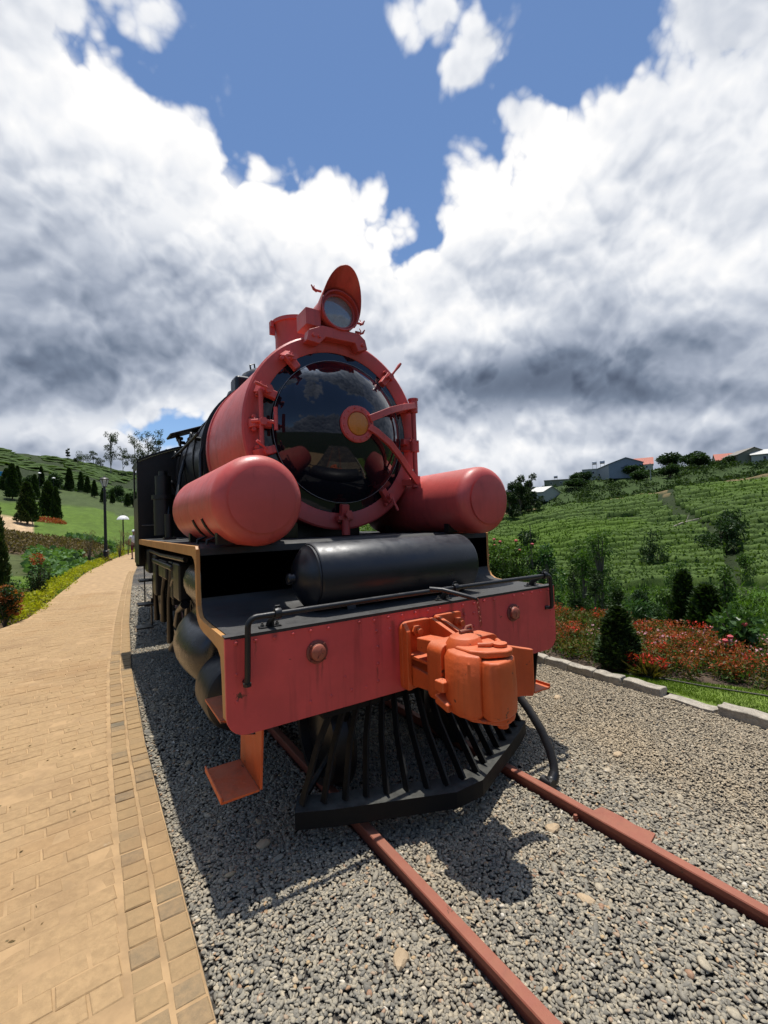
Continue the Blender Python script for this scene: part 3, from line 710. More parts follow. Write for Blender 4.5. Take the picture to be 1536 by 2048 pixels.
# --- front platform and riser, one bent black sheet
mb = MB(); prof = [(5.25, ZR), (YR+.03, ZR), (YR+.004, ZR-.02), (YR, ZR-.05), (YR, 1.22), (YR-.01, 1.18), (YR-.035, 1.145), (YR-.08, 1.122), (YR-.16, ZD+.002), (-.014, ZD)]
th = .012
vs = [(x, y, z+dz) for (y, z) in prof for (x, dz) in ((-1.213, .003), (1.213, .003), (1.213, .003-th), (-1.213, .003-th))]
n = len(prof); fs = [(i*4+k, i*4+(k+1) % 4, i*4+4+(k+1) % 4, i*4+4+k) for i in range(n-1) for k in range(4)]+[(0, 1, 2, 3), tuple((n-1)*4+k for k in (3, 2, 1, 0))]
mb.add(vs, fs); P_('running_board', mb, M_DECK, smooth=40)
mb = MB(); mb.box((-1.24, -.014, ZD+.0035), (1.24, .05, ZD+.0065)); P_('deck_edge', mb, M_DECK)
# tread seams on the running board
for y in (2.3, 3.3, 4.2):
    for x in (-1.21, .84): mb = MB(); mb.box((x, y, ZR+.003), (x+.37, y+.03, ZR+.007)); P_('board_joint', mb, M_DECK)

# --- rivets on the beam
rv = MB(); rv.dome((0, 0, 0), (0, -1, 0), .0115, .008, 8, 3); rv.cyl((0, 0, 0), (0, .004, 0), .0115, n=8)
rme = None
def rivet(x, z, r_=1., y=-.0125):
    global rme
    if rme is None:
        o = P_('rivet', rv, M_REDFACE, beam); rme = o.data
    else:
        o = bpy.data.objects.new('rivet', rme); COL.objects.link(o); o.parent = beam
    o.location = (x+random.uniform(-.003, .003), y, z+random.uniform(-.003, .003)); o.scale = (r_,)*3
for i in range(25):
    x = -1.19+i*.0985
    if i in (6, 14, 19): continue
    rivet(x, 1.082)
for x in (-.385, -.295, .30, .385):
    rivet(x, 1.014, .95)
    if abs(x) > .35:
        for z in (.925, .825, .725): rivet(x, z, .9)
for x in (-.81, -.69, -.56, .56, .69, .81): rivet(x, .715, .85)
for x, z in ((-1.19, .93), (-1.19, .80), (1.19, .93), (1.19, .8), (-.60, .80), (-.47, .715), (.47, .715)): rivet(x, z, .7)
M_MARK = paint('grimy_marker_paint', (.20, .05, .035), .6, .2, .9, streak=.5); M_MARKL = paint('faded_lens_paint', (.36, .10, .06), .4, .2, .5)
# --- round marker lights on the beam
for x in (-.765, .765):
    mb = MB(); Mx = Matrix.Translation((x, -.0125, .966)) @ Matrix.Rotation(R(90), 4, 'X')
    mb.lathe([(.062, 0), (.062, .006), (.052, .011), (.047, .010), (.044, .02)], 24, Mx)
    ml = P_('marker_light', mb, M_MARK)
    mb = MB(); mb.lathe([(.043, .02), (.041, .03), (.030, .037), (.0001, .039)], 24, Mx); P_('lens_cover', mb, M_MARKL, ml)
    for a in (45, 135, 225, 315): mb = MB(); mb.cyl((x+.054*math.cos(R(a)), -.02, .966+.054*math.sin(R(a))), (x+.054*math.cos(R(a)), -.033, .966+.054*math.sin(R(a))), .007, n=6); P_('bolt', mb, M_MARK, ml)
    mb = MB(); mb.ringsweep([(x-.012, -.05, .94), (x, -.056, .966), (x+.012, -.05, .99)], .003, 5); P_('lens_bar', mb, M_MARK, ml)

# --- hand rail along the beam
mb = MB(); q = -.055
path_pts = [(-1.150, q, .895), (-1.147, q, .93), (-1.140, q, 1.16)]
path_pts += [(-1.14+.045*(1-math.cos(R(a))), q, 1.16+.045*math.sin(R(a))) for a in (25, 50, 75, 90)]
path_pts += [(-.8, q, 1.207), (-.2, q, 1.210), (.5, q, 1.208), (1.10, q, 1.205)]
path_pts += [(1.105+.04*math.sin(R(a)), q, 1.165+.04*math.cos(R(a))) for a in (25, 50, 75, 90)]
path_pts += [(1.148, q, 1.03), (1.148, q, .975)]+[(1.148-.0*a, q+.018*(1-math.cos(R(a))), .975-.018*math.sin(R(a))) for a in (45, 90)]+[(1.13, -.014, .955), (1.12, -.012, .955)]
mb.ringsweep(path_pts, .0145, 10); hr = P_('hand_rail', mb, M_BLACK, smooth=60)
mb = MB(); mb.cyl((-1.150, q, .895), (-1.150, q, .880), .02, n=10); mb.cyl((-1.150, q-.004, .893), (-1.150, -.01, .893), .012, n=8); P_('rail_foot', mb, M_BLACK, hr)
for x in (-.99, .19, 1.075):
    mb = MB()
    mb.box((x-.055, .045, ZD+.007), (x+.055, .095, ZD+.013))
    mb.ringsweep([(x, .07, ZD+.01), (x, .05, ZD+.045), (x, q+.015, 1.20)], [.024, .018, .012], 8)
    mb.lathe([(.026, -.016), (.030, 0), (.026, .016)], 12, Matrix.Translation((x, q, 1.209)) @ Matrix.Rotation(R(90), 4, 'Y'))
    mb.ringsweep([(x-.02, q, 1.225), (x-.01, q, 1.245), (x+.008, q, 1.245), (x+.014, q, 1.225)], .005, 6)
    b_ = P_('rail_bracket', mb, M_BLACK, smooth=45)
    for dx in (-.04, .04): mb = MB(); mb.cyl((x+dx, .07, ZD+.013), (x+dx, .07, ZD+.026), .010, n=6); mb.cyl((x+dx, .07, ZD+.026), (x+dx, .07, ZD+.034), .006, n=6); P_('bolt', mb, M_STEEL, b_)
# coupler lifting lever
mb = MB(); mb.ringsweep([(-.02, q, 1.222), (.05, q-.05, 1.215), (.09, q-.30, 1.185)], [.017, .015, .012], 8)
lever = P_('lifting_lever', mb, M_BLACK, smooth=60)
mb = MB(); pt = Vector((.09, q-.30, 1.175)); 
for k in range(6):
    c = pt-Vector((.004*k, .008*k, .024*k)); a = k % 2
    ring = [(c.x+(.007*math.cos(R(t)) if a else 0), c.y+(0 if a else .007*math.cos(R(t))), c.z+.016*math.sin(R(t))) for t in range(0, 360, 45)]
    mb.ringsweep(ring, .0028, 5, closed=True)
P_('chain', mb, M_RAIL, lever)

# --- horizontal black tank behind the hand rail
CY, CZ, CR = .335, 1.325, .212
mb = MB(); Mx = Matrix.Translation((0, CY, CZ)) @ Matrix.Rotation(R(90), 4, 'Y')
mb.lathe([(.10, -.655), (CR-.03, -.65), (CR-.008, -.647), (CR, -.635), (CR, .575), (CR-.012, .592), (CR-.05, .598), (.05, .60)], 48, Mx)
feed = P_('feed_water_tank', mb, M_SMOOTHBLACK, smooth=40)
mb = MB(); Mx = Matrix.Translation((-.648, CY, CZ)) @ Matrix.Rotation(R(-90), 4, 'Y')
mb.lathe([(CR*.93, 0), (CR*.93, .012), (CR*.88, .016), (CR*.80, .035), (CR*.62, .066), (CR*.36, .088), (.028, .098), (.026, .118), (.033, .122), (.033, .138), (.018, .145), (.001, .146)], 36, Mx); P_('tank_end', mb, M_SMOOTHBLACK, feed, smooth=50)
for x in (-.42, .42): mb = MB(); mb.prism([(CY-.12, ZD+.004), (CY+.12, ZD+.004), (CY+.10, CZ-.14), (CY-.10, CZ-.14)], 0, x-.03, x+.03); P_('saddle', mb, M_BLACK, feed)

# --- smokebox
BZ = 2.412; BR = .80
Mb = Matrix.Translation((0, 0, BZ)) @ Matrix.Rotation(R(-90), 4, 'X')       # local z -> world +y
mb = MB(); mb.lathe([(.70, 1.135), (BR+.01, 1.13), (BR+.01, 1.16), (BR, 1.17), (BR, 2.32), (BR+.012, 2.325), (BR+.012, 2.38), (.6, 2.38)], 96, Mb)
smokebox = P_('smokebox', mb, M_RED, smooth=30)
mb = MB(); mb.lathe([(.675, 1.150), (.675, 1.112), (.69, 1.106), (BR+.0, 1.106), (BR+.014, 1.116), (BR+.014, 1.150)], 96, Mb, closed=True); P_('front_ring', mb, M_RED, smokebox, smooth=30)
mb = MB(); mb.lathe([(.55, 1.100), (.60, 1.101), (.688, 1.118), (.688, 1.128), (.3, 1.13)], 96, Mb); P_('door_ring', mb, M_GLOSS, smokebox, smooth=40)
DR = .588; DH = .26
pr = [(DR, 1.085), (DR, 1.066)]+[(DR*math.cos(math.pi/2*t), 1.066-DH*math.sin(math.pi/2*t)**.92) for t in np.linspace(.04, .97, 20)]+[(.001, 1.066-DH)]
# sphere-like dish: radius of curvature
Rc = (DR**2+DH**2)/(2*DH); pr = [(DR+.004, 1.09), (DR+.004, 1.072), (DR-.004, 1.064)]
for t in np.linspace(0, 1, 26)[1:]:
    rr_ = (DR-.006)*(1-t); pr.append((max(rr_, .001), 1.066-(math.sqrt(Rc*Rc-rr_*rr_)-(Rc-DH))))
mb = MB(); mb.lathe(pr, 128, Mb); door = P_('smokebox_door', mb, M_GLOSS, smooth=25)
mb = MB(); ringp = [((DR+.0045)*math.cos(R(a)), 1.066, BZ+(DR+.0045)*math.sin(R(a))) for a in range(0, 360, 4)]; mb.ringsweep(ringp, .0018, 5, closed=True); P_('door_bead', mb, simple('bare_bead', (.30, .31, .33), .3, .5), door)
# centre roundel
yh = 1.066-DH
mb = MB(); Mh = Matrix.Translation((.0, yh+.012, BZ+.012)) @ Matrix.Rotation(R(90), 4, 'X')
mb.lathe([(.145, 0), (.148, .012), (.145, .026), (.105, .034), (.098, .032), (.092, .024)], 40, Mh); hub = P_('door_hub', mb, M_RED, door, smooth=30)
M_YEL = paint('yellow_ochre_paint', (.56, .20, .030), .30, .35, .1, dustcol=(.40, .36, .28))
mb = MB(); mb.lathe([(.092, .024), (.088, .036), (.05, .045), (.001, .047)], 32, Mh); P_('hub_cap', mb, M_YEL, door, smooth=50)
for k in range(12):
    a = R(k*30+10); p = (.124*math.cos(a), yh-.016, BZ+.012+.124*math.sin(a)); mb = MB(); mb.cyl((p[0], p[1], p[2]), (p[0], p[1]-.010, p[2]), .0095, n=6); P_('hub_bolt', mb, M_RED, door)
# hinge straps
hx, hy = .705, 1.0
def flat(pts, w, t, name, par, taper=1.):
    mb = MB(); mb.ringsweep(pts, 1, sq=(w, t), up=(0, -1, 0)); return P_(name, mb, M_RED, par, bevel=.004)
flat([(.10, yh-.03, BZ+.06), (.16, yh-.035, BZ+.085), (.32, yh+.0, BZ+.155), (.52, yh+.09, BZ+.225), (.70, hy-.03, BZ+.275)], .055, .03, 'hinge_strap', door)
flat([(.09, yh-.03, BZ-.005), (.16, yh-.03, BZ-.04), (.30, yh-.0, BZ-.115), (.42, yh+.045, BZ-.20), (.56, yh+.11, BZ-.31), (.70, hy-.03, BZ-.42)], .055, .03, 'hinge_strap', door)
mb = MB(); mb.cyl((hx, hy, BZ-.46), (hx, hy, BZ+.33), .022, n=14)
for z0, z1 in ((BZ+.22, BZ+.33), (BZ-.46, BZ-.36), (BZ-.14, BZ-.04)): mb.cyl((hx, hy, z0), (hx, hy, z1), .040, n=16)
mb.cyl((hx, hy, BZ+.33), (hx, hy, BZ+.345), .047, n=16); hp = P_('hinge_post', mb, M_RED, smokebox, smooth=40)
for z in (BZ+.27, BZ-.09, BZ-.41):
    mb = MB(); mb.prism([(hx-.09, 1.12), (hx-.02, 1.12), (hx+.02, 1.0), (hx-.025, .99)], 2, z-.028, z+.028); P_('hinge_lug', mb, M_RED, smokebox, bevel=.004)
# door dogs around the ring
def dog(ang, hl, hdir, size=1.):
    """clamp at angle ang on the ring, with a handle of length hl"""
    a = R(ang); c = Vector((math.cos(a), 0, math.sin(a))); t = Vector((-math.sin(a), 0, math.cos(a)))
    C_ = Vector((0, 0, BZ))+c*.70; mb = MB()
    def pt(r_, w, y): q_ = Vector((0, 0, BZ))+c*r_+t*w; return (q_.x, y, q_.z)
    w = .032*size
    mb.add([pt(.60, -w, 1.075), pt(.60, w, 1.075), pt(.77, w, 1.10), pt(.77, -w, 1.10), pt(.61, -w*.8, 1.03), pt(.61, w*.8, 1.03), pt(.74, w*.9, 1.045), pt(.74, -w*.9, 1.045)],
           [(0, 3, 2, 1), (4, 5, 6, 7), (0, 1, 5, 4), (1, 2, 6, 5), (2, 3, 7, 6), (3, 0, 4, 7)])
    d = P_('door_dog', mb, M_RED, smokebox, bevel=.006)
    mb = MB(); mb.cyl(pt(.69, 0, 1.06), pt(.69, 0, .985), .017*size, n=10); mb.cyl(pt(.69, 0, 1.0), pt(.69, 0, .975), .028*size, n=6); 
    for s_ in (-1, 1): mb.cyl(pt(.735, s_*w*1.35, 1.09), pt(.735, s_*w*1.35, 1.055), .014*size, n=6)
    P_('clamp_screw', mb, M_RED, d)
    if hl:
        hdv = (c*math.cos(R(hdir))+t*math.sin(R(hdir))); p0 = Vector(pt(.69, 0, .985)); p1 = p0+hdv*hl+Vector((0, -.03, 0))
        mb = MB(); mb.ringsweep([p0, p0.lerp(p1, .4), p0.lerp(p1, .8), p1], [.011, .009, .014, .010], 8); P_('clamp_handle', mb, M_RED, d, smooth=60)
for a_ in ((158, .12, 10, 1.15), (179, 0, 0, 1.1), (197, .11, -50, 1.1), (129, .07, 60, 1.1), (48, .15, 5, 1.), (22, 0, 0, .9), (-4, .03, 0, 1.), (-52, .13, -20, 1.), (-90, 0, 0, 1.25), (218, .06, 20, 1.)): dog(*a_)
# latch gear on the left of the door
mb = MB(); mb.ringsweep([(-.755, 1.06, BZ+.02), (-.70, 1.0, BZ+.02), (-.60, .97, BZ+.005)], .014, 8); mb.cyl((-.60, .97, BZ-.05), (-.60, .97, BZ+.12), .016, n=10); mb.cyl((-.69, 1.03, BZ-.16), (-.69, 1.03, BZ+.26), .018, n=10); P_('door_latch', mb, M_RED, smokebox, smooth=50)
# bottom drain stem
mb = MB(); mb.cyl((0.0, 1.05, BZ-.73), (0.0, 1.05, BZ-.86), .035, n=12); mb.box((-.07, 1.03, BZ-.735), (.07, 1.10, BZ-.70)); P_('bottom_latch', mb, M_RED, smokebox, bevel=.004)

# --- headlamp
mb = MB()
mb.prism([(-.31, BZ+.70), (-.29, BZ+.79), (-.17, BZ+.845), (.17, BZ+.845), (.23, BZ+.80), (.25, BZ+.72), (.16, BZ+.69), (.13, BZ+.755), (-.14, BZ+.755), (-.20, BZ+.69)], 1, 1.015, 1.10)
hb = P_('lamp_bracket', mb, M_RED, bevel=.006)
for x in (-.25, -.2, .2): mb = MB(); mb.cyl((x, 1.015, BZ+.75), (x, .998, BZ+.75), .015, n=6); P_('bolt', mb, M_RED, hb)
mb = MB(); mb.box((-.30, 1.04, BZ+.84), (-.17, 1.24, BZ+.98)); mb.box((-.19, 1.10, BZ+.84), (.14, 1.24, BZ+.88))
P_('lamp_box', mb, M_RED, hb, bevel=.005)
LC = Vector((.0, 1.06, BZ+1.005)); tilt = R(4)
Ml = Matrix.Translation(LC) @ Matrix.Rotation(R(90)-tilt, 4, 'X')            # local z -> towards -y
mb = MB(); mb.lathe([(.05, -.26), (.14, -.25), (.168, -.22), (.172, -.02), (.172, .05), (.160, .05), (.160, .012), (.150, .012), (.146, .02), (.136, .02), (.134, .0), (.10, -.06)], 48, Ml); lamp = P_('headlamp', mb, M_RED, hb, smooth=35)
# reflector and lens
M_REFL = simple('silver_reflector', (.34, .32, .27), .38, 1.)
mb = MB(); mb.lathe([(.134, .0), (.125, -.05), (.09, -.10), (.05, -.125), (.001, -.13)], 36, Ml); P_('reflector', mb, M_REFL, lamp, smooth=60)
mb = MB(); mb.lathe([(.058, -.115), (.062, -.06), (.045, -.03), (.001, -.015)], 20, Ml); P_('bulb', mb, simple('bulb_glass', (.55, .46, .30), .3), lamp, smooth=60)
M_LENS = glass('clear_lens')
mb = MB(); mb.lathe([(.001, .030), (.07, .024), (.133, .008), (.133, .003), (.07, .018), (.001, .024)], 36, Ml); P_('lens', mb, M_LENS, lamp, smooth=50)
# visor: slanted sheet tube rising over the lens
n = 36; vs = []; fs = []
for k in range(n+1):
    a = R(-35+250*k/n); u = max(0, math.sin(a)); u2 = (math.sin(a)+.58)/1.58
    for j in range(7):
        tt = j/6; L_ = .02+.20*u2**1.5
        rr_ = .178+.02*tt*u; p = Vector((rr_*math.cos(a)*(1.03-.06*tt*u), rr_*math.sin(a)+.10*tt*u**1.2, -.01+L_*tt)); vs.append(Ml @ p)
for k in range(n):
    for j in range(6): fs.append((k*7+j, k*7+j+1, k*7+j+8, k*7+j+7))
mb = MB(); mb.add(vs, fs); vi = P_('visor', mb, M_RED, lamp, smooth=60)
sol = vi.modifiers.new('sheet', 'SOLIDIFY'); sol.thickness = .006
# thumb screws and the broken bit of wire on the lamp case
for (x, dz, ln) in ((-.19, .13, .05), (.185, -.06, .04), (.18, -.14, .045)):
    mb = MB(); p = LC+Vector((x, -.02, dz)); s_ = 1 if x > 0 else -1
    mb.cyl(p-Vector((s_*.03, 0, 0)), p+Vector((s_*.02, 0, 0)), .010, n=8); mb.ringsweep([p+Vector((s_*.012, 0, -.014)), p+Vector((s_*(.02+ln*.4), -.005, 0)), p+Vector((s_*(.012+ln), -.01, .03))], [.006, .010, .005], 6)
    mb.ringsweep([p+Vector((s_*.015, .0, .0)), p+Vector((s_*.03, .01, .02)), p+Vector((s_*.022, .02, .045))], [.008, .006, .004], 6)
    P_('wing_nut', mb, M_RED, lamp, smooth=60)

# --- chimney
mb = MB(); Mc = Matrix.Translation((0, 1.93, 0))
mb.lathe([(.34, 3.13), (.28, 3.22), (.222, 3.30), (.222, 3.50), (.245, 3.60), (.262, 3.605), (.262, 3.64), (.24, 3.645), (.20, 3.645), (.19, 3.3)], 40, Mc); P_('chimney', mb, M_RED, smooth=35)
mb = MB(); mb.box((-.285, 1.90, 3.57), (-.255, 1.96, 3.63)); mb.box((-.29, 1.915, 3.50), (-.24, 1.945, 3.58)); P_('chimney_lug', mb, M_RED, bevel=.003)

# --- boiler
mb = MB(); mb.lathe([(.6, 2.36), (.785, 2.365), (.785, 4.45), (.5, 4.46)], 72, Mb); boiler = P_('boiler', mb, M_SMOOTHBLACK, smooth=30)
M_BAND = simple('brass_band', (.10, .075, .045), .45, .5)
for y, w in ((2.42, .05), (2.66, .03), (3.2, .05), (3.75, .05), (4.2, .05)):
    mb = MB(); mb.lathe([(.780, y-w/2), (.797, y-w/2), (.797, y+w/2), (.780, y+w/2)], 72, Mb, closed=True); P_('boiler_band', mb, M_BLACK if w > .04 else M_BAND, boiler)
mb = MB(); mb.lathe([(.785, 2.54), (.83, 2.545), (.83, 2.585), (.785, 2.59)], 72, Mb, closed=True); P_('boiler_band', mb, M_BLACK, boiler)
# domes and top fittings
mb = MB(); mb.lathe([(.40, 3.02), (.34, 3.10), (.315, 3.2), (.31, 3.32), (.27, 3.42), (.18, 3.48), (.001, 3.50)], 36, Matrix.Translation((0, 2.95, 0))); sdm = P_('sand_dome', mb, M_SMOOTHBLACK, smooth=50)
mb = MB(); mb.ringsweep([(-.17, 2.95, 3.46), (-.18, 2.95, 3.54), (-.13, 2.95, 3.56), (-.12, 2.95, 3.47)], .010, 6); P_('lift_eye', mb, M_BLACK, sdm)
mb = MB(); mb.lathe([(.36, 3.02), (.30, 3.10), (.28, 3.32), (.24, 3.42), (.001, 3.48)], 32, Matrix.Translation((0, 3.72, 0))); P_('steam_dome', mb, M_SMOOTHBLACK, smooth=50)
mb = MB(); mb.box((-.44, 2.62, 3.0), (-.26, 2.86, 3.30)); P_('sand_box', mb, M_SMOOTHBLACK, bevel=.04)
mb = MB(); mb.prism([(-.95, 2.78), (-.56, 2.92), (-.56, 2.94), (-.96, 2.80)], 1, 3.6, 3.95); P_('valve_cover', mb, M_BLACK, bevel=.004)
mb = MB()
mb.ringsweep([(-.83, 4.4, 2.62), (-.84, 3.6, 2.60), (-.85, 2.9, 2.60), (-.86, 2.5, 2.60)], .016, 8)
mb.ringsweep([(-.60, 4.3, 2.98), (-.66, 3.85, 2.84), (-.74, 3.7, 2.76)], .02, 8); mb.ringsweep([(-.55, 4.4, 2.9), (-.70, 3.9, 2.72), (-.86, 3.6, 2.3), (-.95, 3.4, 1.9)], .022, 8)
mb.ringsweep([(-.82, 4.3, 2.2), (-.92, 3.9, 2.25), (-.98, 3.7, 2.10), (-1.0, 3.6, 1.6)], .018, 8)
mb.ringsweep([(-.50, 2.7, 3.05), (-.72, 2.6, 2.75), (-.83, 2.55, 2.4), (-.84, 2.5, 1.8)], .02, 8)
P_('steam_pipe', mb, M_BLACK, smooth=60)
for y, z in ((3.9, 2.80), (3.75, 2.72), (4.1, 2.62), (3.0, 2.66), (2.8, 2.6)):
    mb = MB(); p = Vector((-.78, y, z)); mb.cyl(p, p+Vector((-.07, -.03, .0)), .022, n=8); mb.cyl(p+Vector((-.05, -.02, -.05)), p+Vector((-.05, -.02, .06)), .012, n=8); mb.lathe([(.045, 0), (.045, .012)], 12, Matrix.Translation(p+Vector((-.07, -.03, 0))) @ Matrix.Rotation(R(90), 4, 'Y')); P_('valve', mb, M_BLACK, smooth=50)
mb = MB(); mb.lathe([(.05, 0), (.05, .05), (.03, .06), (.03, .13), (.05, .14), (.04, .20), (.001, .22)], 14, Matrix.Translation((-.55, 4.3, 2.80))); P_('whistle', mb, M_BLACK, smooth=40)
mb = MB(); mb.cyl((-1.03, 3.75, ZR+.05), (-1.03, 3.75, 2.02), .11, n=20); mb.cyl((-1.03, 3.75, 2.02), (-1.03, 3.75, 2.07), .13, n=20); mb.cyl((-1.03, 3.75, 2.07), (-1.03, 3.75, 2.30), .09, n=20); mb.cyl((-1.03, 3.75, 2.30), (-1.03, 3.75, 2.36), .05, n=12); P_('air_pump', mb, M_BLACK, smooth=40)
mb = MB(); mb.cyl((-1.06, 3.1, ZR+.004), (-1.06, 3.1, ZR+.28), .045, n=12); mb.box((-1.12, 3.04, ZR+.004), (-1.0, 3.16, ZR+.03)); P_('oil_box', mb, M_BLACK, smooth=40)

# --- air reservoirs on the running boards
for s in (-1, 1):
    TX, TZ_, TRr = s*.925, 1.803, .274
    Mt = Matrix.Translation((TX, 0, TZ_)) @ Matrix.Rotation(R(-90), 4, 'X')
    def endp(y0, sg, rr_, k=.095, flatt=.03):
        return [(.001, y0-sg*flatt), (rr_*.45, y0-sg*flatt*.82), (rr_*.72, y0-sg*flatt*.35)]+[(rr_-k+k*math.sin(R(a)), y0+sg*(k-k*math.cos(R(a)))) for a in (0, 15, 30, 45, 60, 75, 90)]
    pf = endp(.335, 1, TRr)+[(TRr, .9)]+endp(1.93, -1, TRr)[::-1]
    mb = MB(); mb.lathe(pf, 64, Mt); tk = P_('air_reservoir', mb, M_RED, smooth=60)
    for y in (.72, 1.02):
        mb = MB(); mb.ringsweep([(TX+s*(TRr+.006)*math.cos(R(a)), y, TZ_-(TRr+.006)*math.sin(R(a))) for a in (20, 30, 40, 50)]+[(TX+s*.235, y, ZR+.03), (TX+s*.235, y-.0, ZR+.003)], .0095, 8)
        P_('hold_down_rod', mb, M_BLACK, tk, smooth=60)
    for y in (.6, 1.5): mb = MB(); mb.box((TX-.2, y, ZR+.003), (TX+.2, y+.06, ZR+.09)); P_('cradle', mb, M_BLACK, tk)

M_JACKET = paint('jacket_gloss_paint', (.012, .011, .010), .30, .1, bumpk=.0012, spec=.8)
# --- under the smokebox: saddle, cylinders, frames, wheels
mb = MB(); mb.box((-.30, 1.35, 1.05), (.30, 2.2, 1.78)); P_('smokebox_saddle', mb, M_BLACK)
for s in (-1, 1): mb = MB(); mb.box((s*.47-.03, .72, .55), (s*.47+.03, 5.1, 1.3)); P_('frame', mb, M_BLACK)
mb = MB(); mb.box((-.5, .70, .75), (.5, .718, 1.5)); P_('frame_plate', mb, M_BLACK)
for s in (-1, 1):
    X0 = s*.97
    mb = MB(); Mk = lambda z: Matrix.Translation((X0, 0, z)) @ Matrix.Rotation(R(-90), 4, 'X')
    mb.lathe([(.001, .66), (.07, .665), (.10, .69), (.17, .70), (.215, .72), (.225, .75), (.225, 1.05)], 36, Mk(.56)); P_('cylinder_cover', mb, M_BLACK, smooth=40)
    out = lambda f, g_: [(X0+s*(.15*f)*math.cos(R(a)), 1.20+.17*math.sin(R(a))) for a in (90, 70, 50, 30, 10, -10, -30, -50)]+[(X0+s*.06, 1.0), (X0+s*.08, .93)]+[(X0+s*.25*g_*math.cos(R(a)), .72+.24*math.sin(R(a))) for a in (60, 45, 30, 15, 0, -15, -30, -45, -60, -75, -90, -110)]+[(X0-s*.25, .6), (X0-s*.25, 1.3)]
    mb = MB(); st_ = [(1.05, .75, .6), (1.10, .96, .8), (1.2, 1.04, .97), (1.4, 1.1, 1.06), (1.6, 1.12, 1.08), (1.8, 1.08, 1.02), (1.92, .98, .9), (1.97, .8, .7)]
    oo = [out(f, g_) for _, f, g_ in st_]; k_ = len(oo[0])
    mb.add([(x, y, z) for (y, _, _), o_ in zip(st_, oo) for x, z in o_], [(i*k_+a, i*k_+(a+1) % k_, (i+1)*k_+(a+1) % k_, (i+1)*k_+a) for i in range(len(st_)-1) for a in range(k_)]+[tuple(range(k_-1, -1, -1)), tuple(range((len(st_)-1)*k_, len(st_)*k_))])
    P_('cylinder_block', mb, M_JACKET, smooth=60)
    mb = MB(); mb.cyl((X0, .95, 1.20), (X0, 1.06, 1.20), .12, n=24); P_('valve_cover', mb, M_BLACK, smooth=40)
    mb = MB(); mb.cyl((X0, 1.9, .50), (X0, 2.6, .50), .028, n=10); mb.box((X0-.03, 1.62, .60), (X0+.03, 2.7, .66)); mb.box((X0-.05, 2.45, .38), (X0+.05, 2.65, .64)); P_('piston_rod', mb, M_STEEL)
    mb = MB(); mb.prism([(2.5, .46), (2.5, .56), (3.9, .50), (3.9, .40)], 0, X0-.03, X0+.02); mb.prism([(2.3, .95), (2.36, .98), (2.62, .6), (2.56, .56)], 0, X0+.03*s, X0+.06*s); P_('connecting_rod', mb, M_STEEL, bevel=.005)
    for (y, rw, cr_r) in ((.95 if False else 2.35, .44, 1), (3.35, .44, 1), (4.35, .44, 1)):
        mb = MB(); Mw = Matrix.Translation((s*.53, y, rw+.0)) @ Matrix.Rotation(R(90*s), 4, 'Y')
        mb.lathe([(rw+.025, -.065), (rw+.025, -.045), (rw, -.035), (rw-.01, .06), (rw-.06, .065), (rw-.065, .02), (.14, .02), (.13, .08), (.001, .08)], 40, Mw); w_ = P_('driving_wheel', mb, M_BLACK, smooth=35)
        mb = MB()
        for k in range(12):
            a = R(30*k); mb.ringsweep([(s*.57, y+.1*math.cos(a), rw+.1*math.sin(a)), (s*.57, y+(rw-.06)*math.cos(a), rw+(rw-.06)*math.sin(a))], [.032, .022], 6)
        P_('spokes', mb, M_BLACK, w_)
    mb = MB(); Mw = Matrix.Translation((s*.53, .45, .30)) @ Matrix.Rotation(R(90*s), 4, 'Y')
    mb.lathe([(.325, -.065), (.325, -.045), (.30, -.035), (.29, .06), (.24, .065), (.235, .0), (.1, .02), (.001, .05)], 36, Mw); P_('pilot_wheel', mb, M_BLACK, smooth=35)
    for y, x, z, sz in ((4.75, 1.18, .95, .26), (4.78, 1.2, .62, .26), (4.8, 1.22, .30, .26)):
        mb = MB(); mb.box((s*(x-.16), y, z), (s*(x+.05), y+sz, z+.02)); mb.box((s*(x-.16), y+.1, z), (s*(x-.14), y+.14, z+.40)); P_('cab_step', mb, M_BLACK, bevel=.004)
    rq = random.Random(5)
    mb = MB(); mb.ringsweep([(s*1.13, 1.7, 1.40), (s*1.13, 3.2, 1.38), (s*1.13, 5.0, 1.4)], .022, 8); P_('air_pipe', mb, M_BLACK, smooth=50)
    for (x, y, z, dx, dy, dz) in ((1.0, 2.15, 1.0, .12, .35, .34), (.96, 2.7, .95, .14, .25, .38), (1.02, 3.0, 1.12, .1, .6, .2), (.9, 3.3, .8, .12, .3, .5), (.98, 3.9, .85, .14, .3, .5), (1.0, 4.3, 1.1, .16, .4, .3), (.9, 4.4, .5, .1, .5, .4), (1.06, 2.5, 1.25, .08, 1.6, .06), (.6, 2.6, .95, .3, 1.9, .3)):
        x0_, x1_ = sorted((s*x, s*(x+dx))); mb = MB(); mb.box((x0_, y, z), (x1_, y+dy, z+dz)); P_('valve_gear', mb, M_BLACK, bevel=.02)
    for (y0, z0, y1, z1, r_) in ((2.1, .98, 2.6, .72, .03), (2.3, 1.2, 2.9, 1.05, .025), (2.75, 1.3, 3.1, .45, .028), (3.2, 1.25, 3.6, .6, .03), (4.0, 1.3, 4.3, .5, .025), (2.2, .62, 3.0, .40, .03)):
        mb = MB(); mb.ringsweep([(s*1.08, y0, z0), (s*1.10, (y0+y1)/2, (z0+z1)/2+.04), (s*1.07, y1, z1)], [r_*1.3, r_*.8, r_*1.4], 8); P_('gear_rod', mb, M_BLACK, smooth=50)

